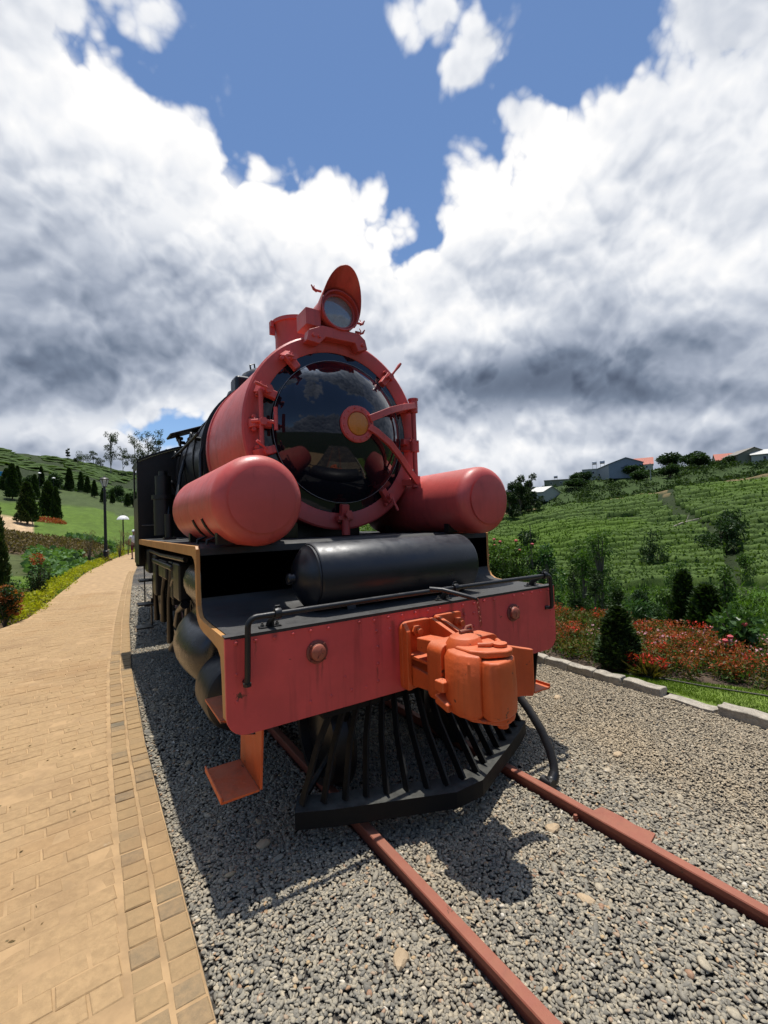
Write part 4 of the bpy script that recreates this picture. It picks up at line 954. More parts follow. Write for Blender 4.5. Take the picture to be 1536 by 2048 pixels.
# --- cab
YC = 4.55; XC = 1.235
archz = lambda x: 2.60+.31*(1-(abs(x)/XC)**2.0)
xs_ = np.linspace(-XC, XC, 17)
mb = MB(); mb.prism([(-XC, ZR+.004)]+[(x, archz(x)-.03) for x in xs_]+[(XC, ZR+.004)], 1, YC, YC+.015); cab = P_('cab', mb, M_BLACK, smooth=0)
for s in (-1, 1):
    mb = MB(); mb.box((s*XC-.008, YC+.016, 1.2), (s*XC+.008, 5.25, 2.1)); mb.box((s*XC-.008, YC+.016, 2.1), (s*XC+.008, YC+.14, 2.58)); mb.box((s*XC-.008, 5.12, 2.1), (s*XC+.008, 5.25, 2.58)); mb.box((s*XC-.008, YC+.14, 2.50), (s*XC+.008, 5.12, 2.58)); P_('cab_side', mb, M_BLACK, cab)
mb = MB(); vs = [(x*1.01, y, archz(x)+dz) for y in (YC-.04, 5.40) for (dz, L_) in ((.0, xs_), (-.028, xs_[::-1])) for x in L_]
n = len(vs)//2; mb.add(vs, [tuple(range(n)), tuple(range(2*n-1, n-1, -1))]+[(i, i+n, (i+1) % n+n, (i+1) % n) for i in range(n)]); P_('cab_roof', mb, M_BLACK, cab)
mb = MB(); mb.box((-XC, 5.0, 1.15), (XC, 5.2, 1.5)); P_('cab_floor', mb, M_BLACK, cab)
mb = MB(); mb.ringsweep([(-1.20, YC-.03, 1.72), (-1.20, YC-.06, 1.72), (-.98, YC-.06, 1.72), (-.98, YC-.02, 1.72)], .008, 6); P_('cab_handle', mb, M_STEEL, cab)

# --- steps under the beam
for s in (-1, 1):
    mb = MB(); mb.prism([(.02, ZB+.10), (.02, .62), (.07, .30), (.44, .30), (.42, .45), (.13, .56), (.12, ZB+.10)], 0, s*1.058-.006, s*1.058+.006); P_('step_plate', mb, M_ORANGE if s < 0 else M_BLACK, bevel=.002)
    xa, xb = sorted((s*1.066, s*1.250)); mb = MB(); mb.box((xa, .075, .292), (xb, .445, .304)); lx = s*1.250; mb.box((min(lx, lx+s*.008), .075, .292), (max(lx, lx+s*.008), .445, .325)); P_('step', mb, M_ORANGE, bevel=.002)
    xa, xb = sorted((s*1.10, s*1.252)); mb = MB(); mb.add([(xa if s > 0 else xb, .05, .70), (s*1.252, .06, .70), (s*1.252, .42, .70), (s*1.10, .42, .70), (s*1.10, .05, .688), (s*1.252, .06, .688), (s*1.252, .42, .688), (s*1.10, .42, .688)], [(0, 1, 2, 3), (7, 6, 5, 4), (0, 4, 5, 1), (1, 5, 6, 2), (2, 6, 7, 3), (3, 7, 4, 0)]); P_('step_bracket', mb, M_ORANGE)

# --- pilot (cowcatcher)
FP = [(-.90, .03), (-.72, -.065), (-.10, -.33), (.10, -.33), (.72, -.065), (.90, .03)]
def offs(p, d):
    out = []
    for i, q in enumerate(p):
        a = Vector(p[max(i-1, 0)]); b = Vector(p[min(i+1, len(p)-1)]); t = (b-a).normalized(); nn = Vector((-t.y, t.x)); out.append((q[0]+nn.x*d, q[1]+nn.y*d))
    return out
inn = offs(FP, .13)
mb = MB(); zt, zb, th = .145, .055, .012
vs = []
for p_, q_ in zip(FP, inn):
    p2 = offs([p_, q_], 0)
    vs += [(p_[0], p_[1], zb), (p_[0], p_[1], zt), (q_[0], q_[1], zt+.012), (q_[0], q_[1], zt-.002), (p_[0]*.985, p_[1]+.012, zt-.014), (p_[0]*.985, p_[1]+.012, zb)]
fs = [(i*6+k, i*6+(k+1) % 6, i*6+6+(k+1) % 6, i*6+6+k) for i in range(len(FP)-1) for k in range(6)]+[tuple(range(5, -1, -1)), tuple(range(30, 36))]
mb.add(vs, fs); pilot = P_('pilot', mb, M_PILOT, smooth=20)
L_ = [0]
for a, b in zip(FP, FP[1:]): L_.append(L_[-1]+math.hypot(b[0]-a[0], b[1]-a[1]))
ns = 17
for i in range(ns):
    d = L_[-1]*(i+.5)/ns; x = float(np.interp(d, L_, [p[0] for p in FP])); y = float(np.interp(d, L_, [p[1] for p in FP]))
    y0 = y+.055; xt = x*.74; yt = .06
    p0 = Vector((x, y0, zt+.01)); p1 = Vector((xt, yt, ZB+.03)); mid = p0.lerp(p1, .5)+Vector((0, .03, 0))
    mb = MB(); mb.ringsweep([p0, p0.lerp(mid, .5), mid, mid.lerp(p1, .5), p1], 1, sq=(.012, .055) if False else (.055, .012), up=(1, 0, 0)); P_('slat', mb, M_PILOT, pilot)
mb = MB(); mb.box((-.72, .03, ZB-.05), (.72, .10, ZB+.03)); mb.ringsweep([(-.5, .1, ZB), (-.5, .35, .25)], .02, 6); mb.ringsweep([(.5, .1, ZB), (.5, .35, .25)], .02, 6); mb.ringsweep([(-.86, .1, .11), (-.5, .35, .25)], .018, 6); mb.ringsweep([(.86, .1, .11), (.5, .35, .25)], .018, 6); P_('pilot_stay', mb, M_PILOT, pilot)

# --- brake hose
mb = MB(); mb.ringsweep([(.57, .0, .66), (.585, -.04, .60), (.61, -.12, .50), (.64, -.22, .38), (.665, -.30, .26), (.675, -.35, .15), (.672, -.375, .08), (.66, -.39, .03), (.635, -.395, .0)], .027, 12); hs = P_('brake_hose', mb, M_HOSE, smooth=60)
mb = MB(); mb.ringsweep([(.66, -.39, .03), (.635, -.395, .0), (.60, -.395, -.012), (.57, -.39, .01)], [.033, .036, .034, .026], 10); mb.cyl((.59, -.43, -.008), (.59, -.35, -.008), .032, n=12); mb.lathe([(.032, 0), (.034, .05), (.030, .06)], 12, Matrix.Translation((.57, .0, .62))); P_('hose_coupling', mb, M_BLACK, hs, smooth=50)
mb = MB(); mb.box((.22, -.02, .42), (.30, .02, ZB)); mb.box((-.05, .0, .45), (.0, .06, ZB)); P_('draft_stay', mb, M_BLACK)

# ================================================================ automatic coupler (orange)
def CP(name, mb, par=None, bev=.006, **k): return P_(name, mb, M_ORANGE, par or loco, bevel=bev, **k)
mb = MB()
def rrect(x0, x1, z0, z1, r_, n=4):
    p = []
    for cx, cz, a in ((x1-r_, z1-r_, 0), (x0+r_, z1-r_, 90), (x0+r_, z0+r_, 180), (x1-r_, z0+r_, 270)): p += arc((cx, cz), r_, a, a+90, n)
    return p
mb.prism(rrect(-.235, .005, .642, 1.045, .045), 1, -.048, -.0125); coup = P_('coupler_mount', mb, M_ORANGE, bevel=.006)
mb = MB(); mb.prism(rrect(.03, .245, .642, 1.052, .02), 1, -.044, -.0125); CP('mount_plate', mb, coup)
mb = MB(); mb.prism([(-.048, .66), (-.048, 1.045), (-.062, 1.045), (-.10, 1.0), (-.10, .66)], 0, -.235, -.205); CP('mount_flange', mb, coup)
for x in (-.01, .045):       # sloping ribs
    mb = MB(); mb.prism([(-.04, 1.045), (-.07, 1.045), (-.34, .965), (-.34, .70), (-.04, .66)], 0, x-.014, x+.014); CP('rib', mb, coup, .004)
mb = MB(); mb.prism([(-.04, .86), (-.18, .855), (-.26, .85), (-.26, .838), (-.04, .838)], 0, -.20, -.02); CP('shelf', mb, coup, .003)
mb = MB(); mb.prism([(-.15, .90), (-.15, .975), (-.29, .985), (-.29, .90)], 0, -.205, -.10); CP('lug_block', mb, coup, .008)
# guide frame (open rectangle)
mb = MB(); X0_, X1_, Z0_, Z1_, T_ = -.235, .20, .665, .985, .035
o_ = rrect(X0_, X1_, Z0_, Z1_, .05); i_ = rrect(X0_+T_, X1_-T_, Z0_+T_, Z1_-T_, .022)
nn = len(o_); vs = [(x, -.40, z) for x, z in o_]+[(x, -.40, z) for x, z in i_]+[(x, -.28, z) for x, z in o_]+[(x, -.28, z) for x, z in i_]
fs = []
for k in range(nn):
    b = (k+1) % nn; fs += [(k, b, nn+b, nn+k), (2*nn+k, 3*nn+k, 3*nn+b, 2*nn+b), (k, 2*nn+k, 2*nn+b, b), (nn+k, nn+b, 3*nn+b, 3*nn+k)]
mb.add(vs, fs); CP('guide_frame', mb, coup, .006)
for s in (-1, 1):
    mb = MB(); mb.prism([(-.04, .68), (-.30, .70), (-.30, .78), (-.04, .80)], 0, s*.19-.012, s*.19+.012); CP('rib', mb, coup, .003)
for x, z in ((-.13, .985), (.205, .985), (-.16, .71), (.2, .71)):
    mb = MB(); mb.cyl((x, -.046, z), (x, -.075, z), .036, n=6); mb.cyl((x, -.075, z), (x, -.10, z), .02, n=12); CP('hex_bolt', mb, coup, .003)
# coupler head
mb = MB(); mb.box((-.12, -.46, .74), (.12, -.20, .94)); CP('shank', mb, coup, .02)
def loft(secs, name, bev=.012, sub=False):
    """secs: list of (z, [(x,y)...]) outlines stacked upwards"""
    mb = MB(); k = len(secs[0][1]); vs = [(x, y, z) for z, o_ in secs for (x, y) in o_]
    fs = [(i*k+a, i*k+(a+1) % k, (i+1)*k+(a+1) % k, (i+1)*k+a) for i in range(len(secs)-1) for a in range(k)]+[tuple(range(k-1, -1, -1)), tuple(range((len(secs)-1)*k, len(secs)*k))]
    mb.add(vs, fs); return CP(name, mb, coup, bev)
head = [(-.215, -.40), (-.255, -.46), (-.262, -.54), (-.235, -.61), (-.19, -.645), (-.165, -.64), (-.15, -.60), (-.10, -.52), (.0, -.47), (.13, -.46), (.15, -.40)]
sc_ = lambda o_, f, cx=-.08, cy=-.50: [(cx+(x-cx)*f, cy+(y-cy)*f) for x, y in o_]
loft([(.655, sc_(head, .86)), (.685, sc_(head, .97)), (.72, head), (.93, sc_(head, .98)), (.965, sc_(head, .88)), (.978, sc_(head, .72))], 'coupler_head', .009, True)
# swelling on top of the head with the lock lifter
mb = MB(); mb.lathe([(.105, .95), (.10, .985), (.078, 1.02), (.04, 1.036), (.001, 1.04)], 24, Matrix.Translation((-.10, -.44, 0))); CP('lock_boss', mb, coup, .004)
# upper and lower pivot lugs carrying the knuckle
def lug(z0, z1, nm):
    pts_ = [(-.20, -.47), (-.20, -.58), (-.15, -.655)]+[( -.045+.075*math.cos(R(a)), -.625+.075*math.sin(R(a))) for a in (230, 260, 290, 320, 350, 380, 410)]+[(.04, -.53), (.05, -.46)]
    mb = MB(); mb.prism(pts_, 2, z0, z1); CP(nm, mb, coup, .012)
lug(.955, .992, 'pivot_lug'); lug(.635, .668, 'pivot_lug')
mb = MB(); mb.ringsweep([(-.12, -.56, 1.0), (-.08, -.60, 1.003), (-.03, -.605, 1.003), (.01, -.585, 1.0), (.03, -.55, .998)], .013, 8); CP('lug_bead', mb, coup, .002)
# knuckle
kn = [(-.185, -.665), (-.178, -.70), (-.14, -.722), (-.07, -.722), (-.01, -.705), (.035, -.67), (.055, -.62), (.05, -.565), (.02, -.53), (-.06, -.525), (-.14, -.55), (-.17, -.60)]
loft([(.668, sc_(kn, .93, -.07, -.62)), (.69, kn), (.80, sc_(kn, 1.01, -.07, -.62)), (.92, sc_(kn, .96, -.07, -.62)), (.948, sc_(kn, .9, -.07, -.62))], 'knuckle', .012)
mb = MB(); mb.cyl((-.03, -.625, .585), (-.03, -.625, 1.005), .028, n=14); mb.cyl((-.03, -.625, .995), (-.03, -.625, 1.012), .038, n=14); CP('knuckle_pin', mb, coup, .003)
# guard arm sweeping round on the far side
arm = [(.02, -.44), (.12, -.445), (.21, -.455), (.28, -.475), (.318, -.52), (.324, -.545), (.308, -.55), (.26, -.515), (.20, -.50), (.10, -.50), (.02, -.52)]
secs = []
for z, f in ((.655, .93), (.68, 1.), (.85, 1.0), (.90, .98)): secs.append((z, [(x*f+.0, y) for x, y in arm]))
mb = MB(); k = len(arm); vs = []
for j, (z, f) in enumerate(((.64, .96), (.67, 1.), (.80, 1.0), (.90, 1.))):
    for (x, y) in arm: vs.append((x*f, y, z+(max(0, .30-x)*.26 if j == 3 else 0)+(max(0, .2-x)*.0)))
fs = [(i*k+a, i*k+(a+1) % k, (i+1)*k+(a+1) % k, (i+1)*k+a) for i in range(3) for a in range(k)]+[tuple(range(k-1, -1, -1)), tuple(range(3*k, 4*k))]
mb.add(vs, fs); CP('guard_arm', mb, coup, .008)
# lower left blocks, chin
mb = MB(); mb.box((-.285, -.47, .765), (-.23, -.40, .82)); CP('lug_block', mb, coup, .008)
mb = MB(); mb.prism([(-.40, .70), (-.50, .675), (-.50, .715), (-.40, .745)], 0, -.285, -.19); CP('lug_block', mb, coup, .008)
mb = MB(); mb.prism([(-.20, .665), (-.12, .625), (-.06, .605), (.0, .605), (.03, .64), (.03, .665)], 1, -.66, -.50); CP('chin', mb, coup, .012)
mb = MB(); mb.ringsweep([(-.10, -.44, 1.03), (-.085, -.445, 1.07), (-.06, -.45, 1.075), (-.05, -.45, 1.03)], .008, 6); mb.cyl((-.13, -.44, 1.045), (-.06, -.45, 1.05), .012, n=8); P_('shackle', mb, M_RAIL, coup, smooth=60)

# ================================================================ tender coupled behind the cab, already on the curve
tender = empty('tender', (.09, 5.5, 0), -R(5), label='black coal tender coupled behind the cab, nearly hidden by the locomotive', cat='tender')
mb = MB(); mb.box((-1.17, .02, 1.20), (1.17, 4.0, 2.25)); P_('tank', mb, M_BLACK, tender, bevel=.02)
mb = MB(); mb.box((-1.2, 0, 1.06), (1.2, 4.05, 1.195)); P_('frame', mb, M_BLACK, tender)
mb = MB(); mb.prism([(-.9, 2.252), (.9, 2.252), (.5, 2.42), (-.4, 2.45)], 1, .5, 3.3); P_('coal', mb, M_HOSE, tender, bevel=.03)
for s in (-1, 1):
    for y in (.9, 3.1):
        mb = MB(); mb.lathe([(.40, -.065), (.40, -.045), (.375, -.035), (.36, .06), (.30, .065), (.28, .0), (.1, .02), (.001, .06)], 32, Matrix.Translation((s*.53, y, .375)) @ Matrix.Rotation(R(90*s), 4, 'Y')); P_('wheel', mb, M_BLACK, tender, smooth=35)
        mb = MB(); mb.box((s*.80-.06, y-.16, .26), (s*.80+.06, y+.16, 1.06)); P_('axle_box', mb, M_BLACK, tender, bevel=.01)
    mb = MB(); x0_, x1_ = sorted((s*1.02, s*1.20)); mb.box((x0_, .25, .45), (x1_, .55, .47)); mb.box((x0_, .38, .47), (x0_+.02, .42, 1.06)); P_('step', mb, M_BLACK, tender)

# ================================================================ vegetation helpers
M_CYP = foliage('cypress_leaf', (.012, .026, .008), (.034, .062, .016), 5, .2, third=(.05, .085, .02))
M_DARKLEAF = foliage('dark_leaf', (.012, .030, .010), (.04, .080, .022), 2, .25)
M_LEAF = foliage('green_leaf', (.025, .06, .014), (.085, .16, .03), 2, .35)
M_BIGLEAF = foliage('glossy_leaf', (.02, .055, .015), (.075, .15, .04), 2, .3, rough=.35)
M_EUC = foliage('gum_leaf', (.022, .036, .016), (.06, .085, .035), .3, .3)
M_YELLOW = foliage('yellow_green_leaf', (.16, .20, .012), (.42, .44, .03), 3, .4, third=(.50, .42, .03))
M_LAWNB = foliage('grass_blade', (.07, .12, .012), (.16, .24, .03), 3, .35)
M_REDLEAF = foliage('red_leaf', (.20, .040, .018), (.44, .085, .030), 4, .3, third=(.34, .15, .04))
M_BRONZE = foliage('bronze_leaf', (.05, .045, .014), (.16, .10, .028), 3, .3, third=(.09, .14, .025))
M_PINK = foliage('pink_petal', (.55, .25, .30), (.75, .48, .52), 5, .3, third=(.45, .10, .14))
M_SCARLET = foliage('scarlet_petal', (.42, .025, .018), (.60, .06, .035), 5, .25)
M_TEA = foliage('tea_leaf', (.046, .084, .018), (.115, .180, .038), .5, .25, .8, broad=((.090, .155, .020), .035))
M_SCRUB = foliage('scrub_leaf', (.024, .055, .013), (.09, .155, .035), .35, .3, third=(.10, .17, .04))
M_DRYLEAF = foliage('dry_leaf', (.09, .065, .032), (.22, .15, .07), 1.2, .25, third=(.06, .08, .025))
M_PUMP = foliage('pumpkin_leaf', (.055, .12, .04), (.16, .27, .10), 1.5, .3)
M_BARK = simple('grey_bark', (.13, .10, .075), .9)
M_PALEBARK = simple('pale_bark', (.30, .26, .21), .85)
def unit(n):
    v = rng.normal(size=(n, 3)); return v/np.linalg.norm(v, axis=1, keepdims=True)
def leaf_quads(P, size, aspect=.5, out=None, bias=.0, droop=0.):
    """diamond leaves at points P; out = preferred long-axis direction"""
    n = len(P); d = unit(n)
    if out is not None: d = d*(1-bias)+out*bias; d /= np.linalg.norm(d, axis=1, keepdims=True)+1e-9
    d[:, 2] -= droop
    w = np.cross(d, unit(n)); w /= np.linalg.norm(w, axis=1, keepdims=True)+1e-9
    s = (size*(.6+.8*rng.random(n)))[:, None] if np.isscalar(size) else (size*(.7+.6*rng.random(n)))[:, None]
    V_ = np.stack([P, P+d*s*.5+w*s*aspect*.5, P+d*s, P+d*s*.5-w*s*aspect*.5], 1).reshape(-1, 3)
    return V_, np.arange(4*n).reshape(-1, 4)
def cloud_pts(cs, rs, n, shell=.55, squash=1.):
    """points in clumps; more towards the outside"""
    cs = np.asarray(cs, float); rs = np.asarray(rs, float); w = rs**2; k = rng.choice(len(cs), n, p=w/w.sum())
    u = unit(n); r_ = rng.random(n)**(1/3)*(1-shell)+shell*rng.random(n)**.25
    r_ = np.minimum(r_, 1); P = cs[k]+u*(rs[k]*r_)[:, None]*np.array([1, 1, squash]); return P, u
PROTO = {}
def trunk_mb(pts, r0, r1, n=7):
    mb = MB(); m_ = len(pts); mb.ringsweep(pts, [r0+(r1-r0)*i/(m_-1) for i in range(m_)], n); return mb
def proto_cypress(var, n=4200):
    """unit height 1, crown about .36 wide"""
    key = ('cyp', var)
    if key in PROTO: return PROTO[key]
    h = rng.random(n)**.85; a = rng.uniform(0, 6.283, n)
    rad = .18*(1-h)**.62*np.minimum(1, h*9+.55)*(1+.16*np.sin(a*3+h*14+var)+.10*np.sin(a*7+h*23))*(.62+.38*rng.random(n)**.4)
    P = np.stack([rad*np.cos(a), rad*np.sin(a), .05+h*.93], -1); out = np.stack([np.cos(a)*.6, np.sin(a)*.6, np.full(n, 1.)], -1)
    V_, F_ = leaf_quads(P, .055, .42, out, .6)
    c = quick('crown', V_, F_, M_CYP); t = ob('trunk', trunk_mb([(0, 0, -.03), (.004, 0, .3), (0, 0, .8)], .022, .006), M_BARK)
    # dense heart so the tree does not read as see-through
    mb = MB(); mb.lathe([(.001, .07), (.10, .08), (.115, .2), (.09, .5), (.05, .75), (.001, .92)], 10); hme = ob('inner_foliage', mb, M_CYP)
    PROTO[key] = (c.data, t.data, hme.data)
    for o in (c, t, hme): bpy.data.objects.remove(o)
    return PROTO[key]
def proto_bush(var, n=2600, mat=None, leaf=.09, key='bush', aspect=.5):
    kk = (key, var)
    if kk in PROTO: return PROTO[kk]
    m_ = 16; cs = unit(m_)*np.array([.30, .30, .26])*rng.uniform(.5, 1, (m_, 1))+np.array([0, 0, .52]); rs = rng.uniform(.14, .24, m_)
    P, u = cloud_pts(cs, rs, n); P[:, 2] = np.clip(P[:, 2], .02, 2)
    V_, F_ = leaf_quads(P, leaf, aspect, u, .4)
    c = quick('crown', V_, F_, mat or M_LEAF)
    mb = MB()
    for k in range(5): a = 1.256*k+var; mb.ringsweep([(0, 0, -.05), (.08*math.cos(a), .08*math.sin(a), .3), (.22*math.cos(a), .22*math.sin(a), .62)], [.02, .014, .006], 5)
    t = ob('trunk', mb, M_BARK)
    PROTO[kk] = (c.data, t.data); bpy.data.objects.remove(c); bpy.data.objects.remove(t)
    return PROTO[kk]
def plant(name, meshes, names, x, y, h, w, label, cat, group=None, zoff=0., base_w=.36, mats=None, z=None):
    e = empty(name, (x, y, (tz1(x, y) if z is None else z)+zoff), random.uniform(0, 6.28), label=label, cat=cat, group=group); e.scale = (w/base_w, w/base_w, h)
    for me, nm in zip(meshes, names):
        o = bpy.data.objects.new(nm, me); COL.objects.link(o); o.parent = e
    return e
def tree_custom(name, x, y, h, label, cat, limbs, clumps, mat, leaf, nleaf, trunk_r, bark=None, group=None, aspect=.45, droop=0., out_b=.3, z=None):
    """limbs: list of point lists; clumps: (x,y,z,r) all in metres from the base"""
    z0 = tz1(x, y) if z is None else z
    e = empty(name, (x, y, z0), label=label, cat=cat, group=group); mb = MB()
    for k, L_ in enumerate(limbs):
        r0 = trunk_r*(1 if k == 0 else .55); m_ = len(L_)
        mb.ringsweep(L_, [r0*(1-.75*i/(m_-1)) for i in range(m_)], 7)
    ob('trunk', mb, bark or M_BARK, e)
    cl = np.array(clumps, float); P, u = cloud_pts(cl[:, :3], cl[:, 3], nleaf); V_, F_ = leaf_quads(P, leaf, aspect, u, out_b, droop)
    quick('crown', V_, F_, mat, e); return e

# ---------------------------------------------------------------- gum trees on the left ridge
def gum(x, y, h, spread, label, seed, name='gum_tree', dens=1., nclump=14, low=.35):
    rq = random.Random(seed); limbs = []; clumps = []
    top = (rq.uniform(-.3, .3)*spread*.3, rq.uniform(-.3, .3)*spread*.3, h*.9)
    limbs.append([(0, 0, -1), (top[0]*.2, top[1]*.2, h*.3), (top[0]*.6, top[1]*.6, h*.6), top])
    for k in range(nclump):
        t = rq.uniform(low, 1.0); a = rq.uniform(0, 6.283); rr_ = spread*.5*rq.uniform(.3, 1.0)*(1.15-.6*abs(t-.75))
        c = (rr_*math.cos(a), rr_*math.sin(a), h*(t*.92)); s = h*.055*rq.uniform(.7, 1.5)
        clumps.append((*c, s)); clumps.append((c[0]+s*rq.uniform(-1.2, 1.2), c[1]+s*rq.uniform(-1.2, 1.2), c[2]+s*rq.uniform(-.5, .9), s*.7))
        b0 = h*max(.15, t*.92-.22); limbs.append([(top[0]*b0/h, top[1]*b0/h, b0), (c[0]*.5, c[1]*.5, (b0+c[2])/2+.02*h), (c[0], c[1], c[2])])
    tree_custom(name, x, y, h, label, 'tree', limbs, clumps, M_EUC, h*.030, int(1500*dens), h*.011, M_PALEBARK, 'gum trees along the left ridge', droop=.3)
for k, (x, y, h, w, l, nc) in enumerate([(6.86, 259.7, 22.5, 7.5, 'tall slim gum tree standing alone on the ridge, leftmost of the tall ones', 16),
      (12.5, 268, 13.5, 5, 'short gum tree between the lone slim one and the tall pair', 8),
      (18.3, 273.3, 22.5, 9, 'tall gum tree with a dense crown, left of the flat-topped one', 16),
      (26.5, 284, 27.5, 14, 'tallest gum tree with a wide airy flat top next to the locomotive cab', 20),
      (31.5, 282.4, 25, 8.5, 'thin gum tree just above the locomotive cab roof', 12),
      (22.5, 275, 15, 5, 'low thin gum tree in front of the widest one', 7)]):
    gum(x, y, h, w, l, 40+k, nclump=nc)
for k, (x, y, h, w, l) in enumerate([(-4.7, 262, 8, 9, 'broad dark bushy tree on the crest of the tea hill'), (-11.3, 281, 6.5, 2, 'tiny thin tree at the far left of the ridge trees'), (-.3, 286.9, 9.5, 4, 'small pointed tree between the bushy tree and the lone gum'), (2.8, 270, 6, 5, 'low bushy tree at the foot of the lone slim gum'), (-7.0, 268, 5, 4, 'low shrub-like tree on the left shoulder of the broad bushy tree')]):
    rq = random.Random(k); cl = [(rq.uniform(-.35, .35)*w, rq.uniform(-.35, .35)*w, h*rq.uniform(.3, .85), w*.16) for _ in range(9)]
    tree_custom('ridge_tree', x, y, h, l, 'tree', [[(0, 0, -1), (0, 0, h*.4), (0, 0, h*.8)]]+[[(0, 0, h*.3), (c[0], c[1], c[2])] for c in cl[:4]], cl, M_EUC, .45, 900, .15, M_PALEBARK, 'small trees on the tea hill crest')

# ---------------------------------------------------------------- cypresses in the left garden
cl_ = 'clipped dark cypress'
for k, (x, y, h, w, l) in enumerate([
      (-6.88, 52.44, 4.05, 1.75, 'dark cone cypress with a prop stake, beside the sandy patch'), (-5.94, 63.1, 4.3, 1.9, 'wide dark cypress just right of the red mound'),
      (-5.15, 62.0, 4.0, 1.1, 'slimmer dark cypress pressed against the wide one by the red mound'), (-11.35, 82.3, 5.2, 1.7, 'tall cypress behind the sandy patch, near the left edge'),
      (-8.85, 83.6, 4.1, 1.3, 'cypress standing between the sandy patch tree and the wide pair'), (-10.64, 119.1, 4.6, 1.3, 'slender pointed far cypress above the wide pair'),
      (-5.63, 117., 4.9, 1.8, 'pointed far cypress at the left top corner of the sloping lawn'), (-3.48, 111.9, 4.2, 1.3, 'thin far cypress second along the top of the lawn'),
      (-2.33, 109.3, 3.7, 1.3, 'dull far cypress third along the top of the lawn'), (-1.15, 104.5, 3.4, 1.2, 'short far cypress fourth along the top of the lawn'),
      (.2, 98, 2.9, 1.1, 'small far cypress at the lower end of the lawn edge'), (1.79, 101.2, 2.7, .9, 'small cypress directly behind the tall lamp post'),
      (4.49, 103.6, 2.7, 1.2, 'small cypress behind the white shaded lamp near the cab'), (-14.6, 118, 4., 1.8, 'far cypress left of the round tree row'),
      (-13.5, 95, 3.9, 2., 'cypress at the left picture edge behind the garden'), (-12.6, 100, 4.3, 1.2, 'narrow cypress beside the edge tree at far left')]):
    plant('cypress', proto_cypress(k % 3), ('crown', 'trunk', 'inner_foliage'), x, y, h, w, l, 'tree', 'cypresses in the sloping garden on the left')
mb = MB(); mb.cyl((-6.35, 51.9, tz1(-6.35, 51.9)-.2), (-6.75, 52.2, tz1(-6.8, 52.2)+1.6), .04, n=6); tag(ob('prop_stake', mb, M_PALEBARK), 'pale stake leaning against the cypress by the sandy patch', 'stake')
for k, (x, y, h, w, l) in enumerate([(-7.9, 113.2, 4.3, 3.4, 'round dark tree among the far cypresses'), (-12.5, 116, 3.4, 3., 'round dark tree far left among the cypresses'), (5.6, 105, 3.6, 3., 'round grey-green tree beside the cab, behind the white lamp'), (8.2, 118, 3.6, 4., 'dark bush row tree nearest the cab on the lower tea hill'), (3.4, 122, 3.8, 4., 'dark round tree behind the tall lamp post')]):
    plant('round_tree', proto_bush(k % 3, mat=M_DARKLEAF, key='dark'), ('crown', 'trunk'), x, y, h, w, l, 'tree', 'round trees in the left garden', base_w=.9)

# far treeline between cypresses: dense dark mass
def scatter_stuff(name, pts, leafsize, mat, label, aspect=.5, bias=.4, updir=1., squashz=None):
    u = unit(len(pts)); u[:, 2] = np.abs(u[:, 2])*updir; V_, F_ = leaf_quads(pts, leafsize, aspect, u, bias)
    return tag(quick(name, V_, F_, mat), label, None, None, 'stuff')
def clumps_on(xs, ys, rad, n, hgt=1.):
    k = rng.integers(0, len(xs), n); u = unit(n); u[:, 2] = np.abs(u[:, 2]); r_ = rad[k]*(.75+.3*rng.random(n))
    P = np.stack([xs[k], ys[k], terrain_z(xs[k], ys[k])-.1*rad[k]], -1)+u*r_[:, None]*np.array([1, 1, hgt]); return P
def polar(n, a0, a1, r0, r1, pw=1.):
    a = np.radians(rng.uniform(a0, a1, n)); r_ = r0+(r1-r0)*rng.random(n)**pw; return TC[0]+r_*np.sin(a), TC[1]+r_*np.cos(a)
xs, ys = polar(160, -10, 12, 119, 127)
scatter_stuff('garden_thicket', clumps_on(xs, ys, rng.uniform(.8, 1.9, 160), 9000), .42, M_DARKLEAF, 'dark thicket along the foot of the left tea hill')

# ---------------------------------------------------------------- planting beds in the left garden
def bed_points(n, a0, a1, r0, r1, hh):
    x, y = polar(n, a0, a1, r0, r1, .8); return np.stack([x, y, terrain_z(x, y)+hh*rng.random(n)**.7], -1)
# rows of brown dry plants on terraces
P = []
for r0 in np.arange(31.5, 46, 1.15):
    a = np.radians(rng.uniform(-12, 1.6-(r0-31)*.02, 900)); r_ = r0+rng.normal(0, .12, 900)+.9*np.sin(a*20); x = TC[0]+r_*np.sin(a); y = TC[1]+r_*np.cos(a); P.append(np.stack([x, y, terrain_z(x, y)+.38*rng.random(900)**.8], -1))
scatter_stuff('brown_planting_rows', np.concatenate(P), .17, M_DRYLEAF, 'low brown plants in rows on the terraced bed at left')
x, y = polar(2600, -5.2, 1.7, 21.5, 31, .9)
keep = (fbm(x*.5, y*.5) > .36) & (x < path_left(y)-.8); x, y = x[keep], y[keep]
Pq = np.stack([x, y, terrain_z(x, y)+.18+.22*rng.random(len(x))], -1); u = unit(len(x)); u[:, 2] *= .35; V_, F_ = leaf_quads(Pq, .30, .95, u, .75); tag(quick('pumpkin_patch', V_, F_, M_PUMP), 'patch of broad pale green pumpkin leaves beside the path', None, None, 'stuff')
x, y = polar(1500, -2, 2.2, 44, 47, .9); Pq = np.stack([x, y, terrain_z(x, y)+.1+.3*rng.random(len(x))], -1); scatter_stuff('leafy_row', Pq, .32, M_PUMP, 'row of broad leaves along the foot of the lawn', .8)
P = bed_points(7000, -14, 1, 12.5, 18, .22); P = P[P[:, 0] < path_left(P[:, 1])-.5]; scatter_stuff('weeds', P, .075, M_DRYLEAF, 'sparse brown and green weeds on the soil bed at left')
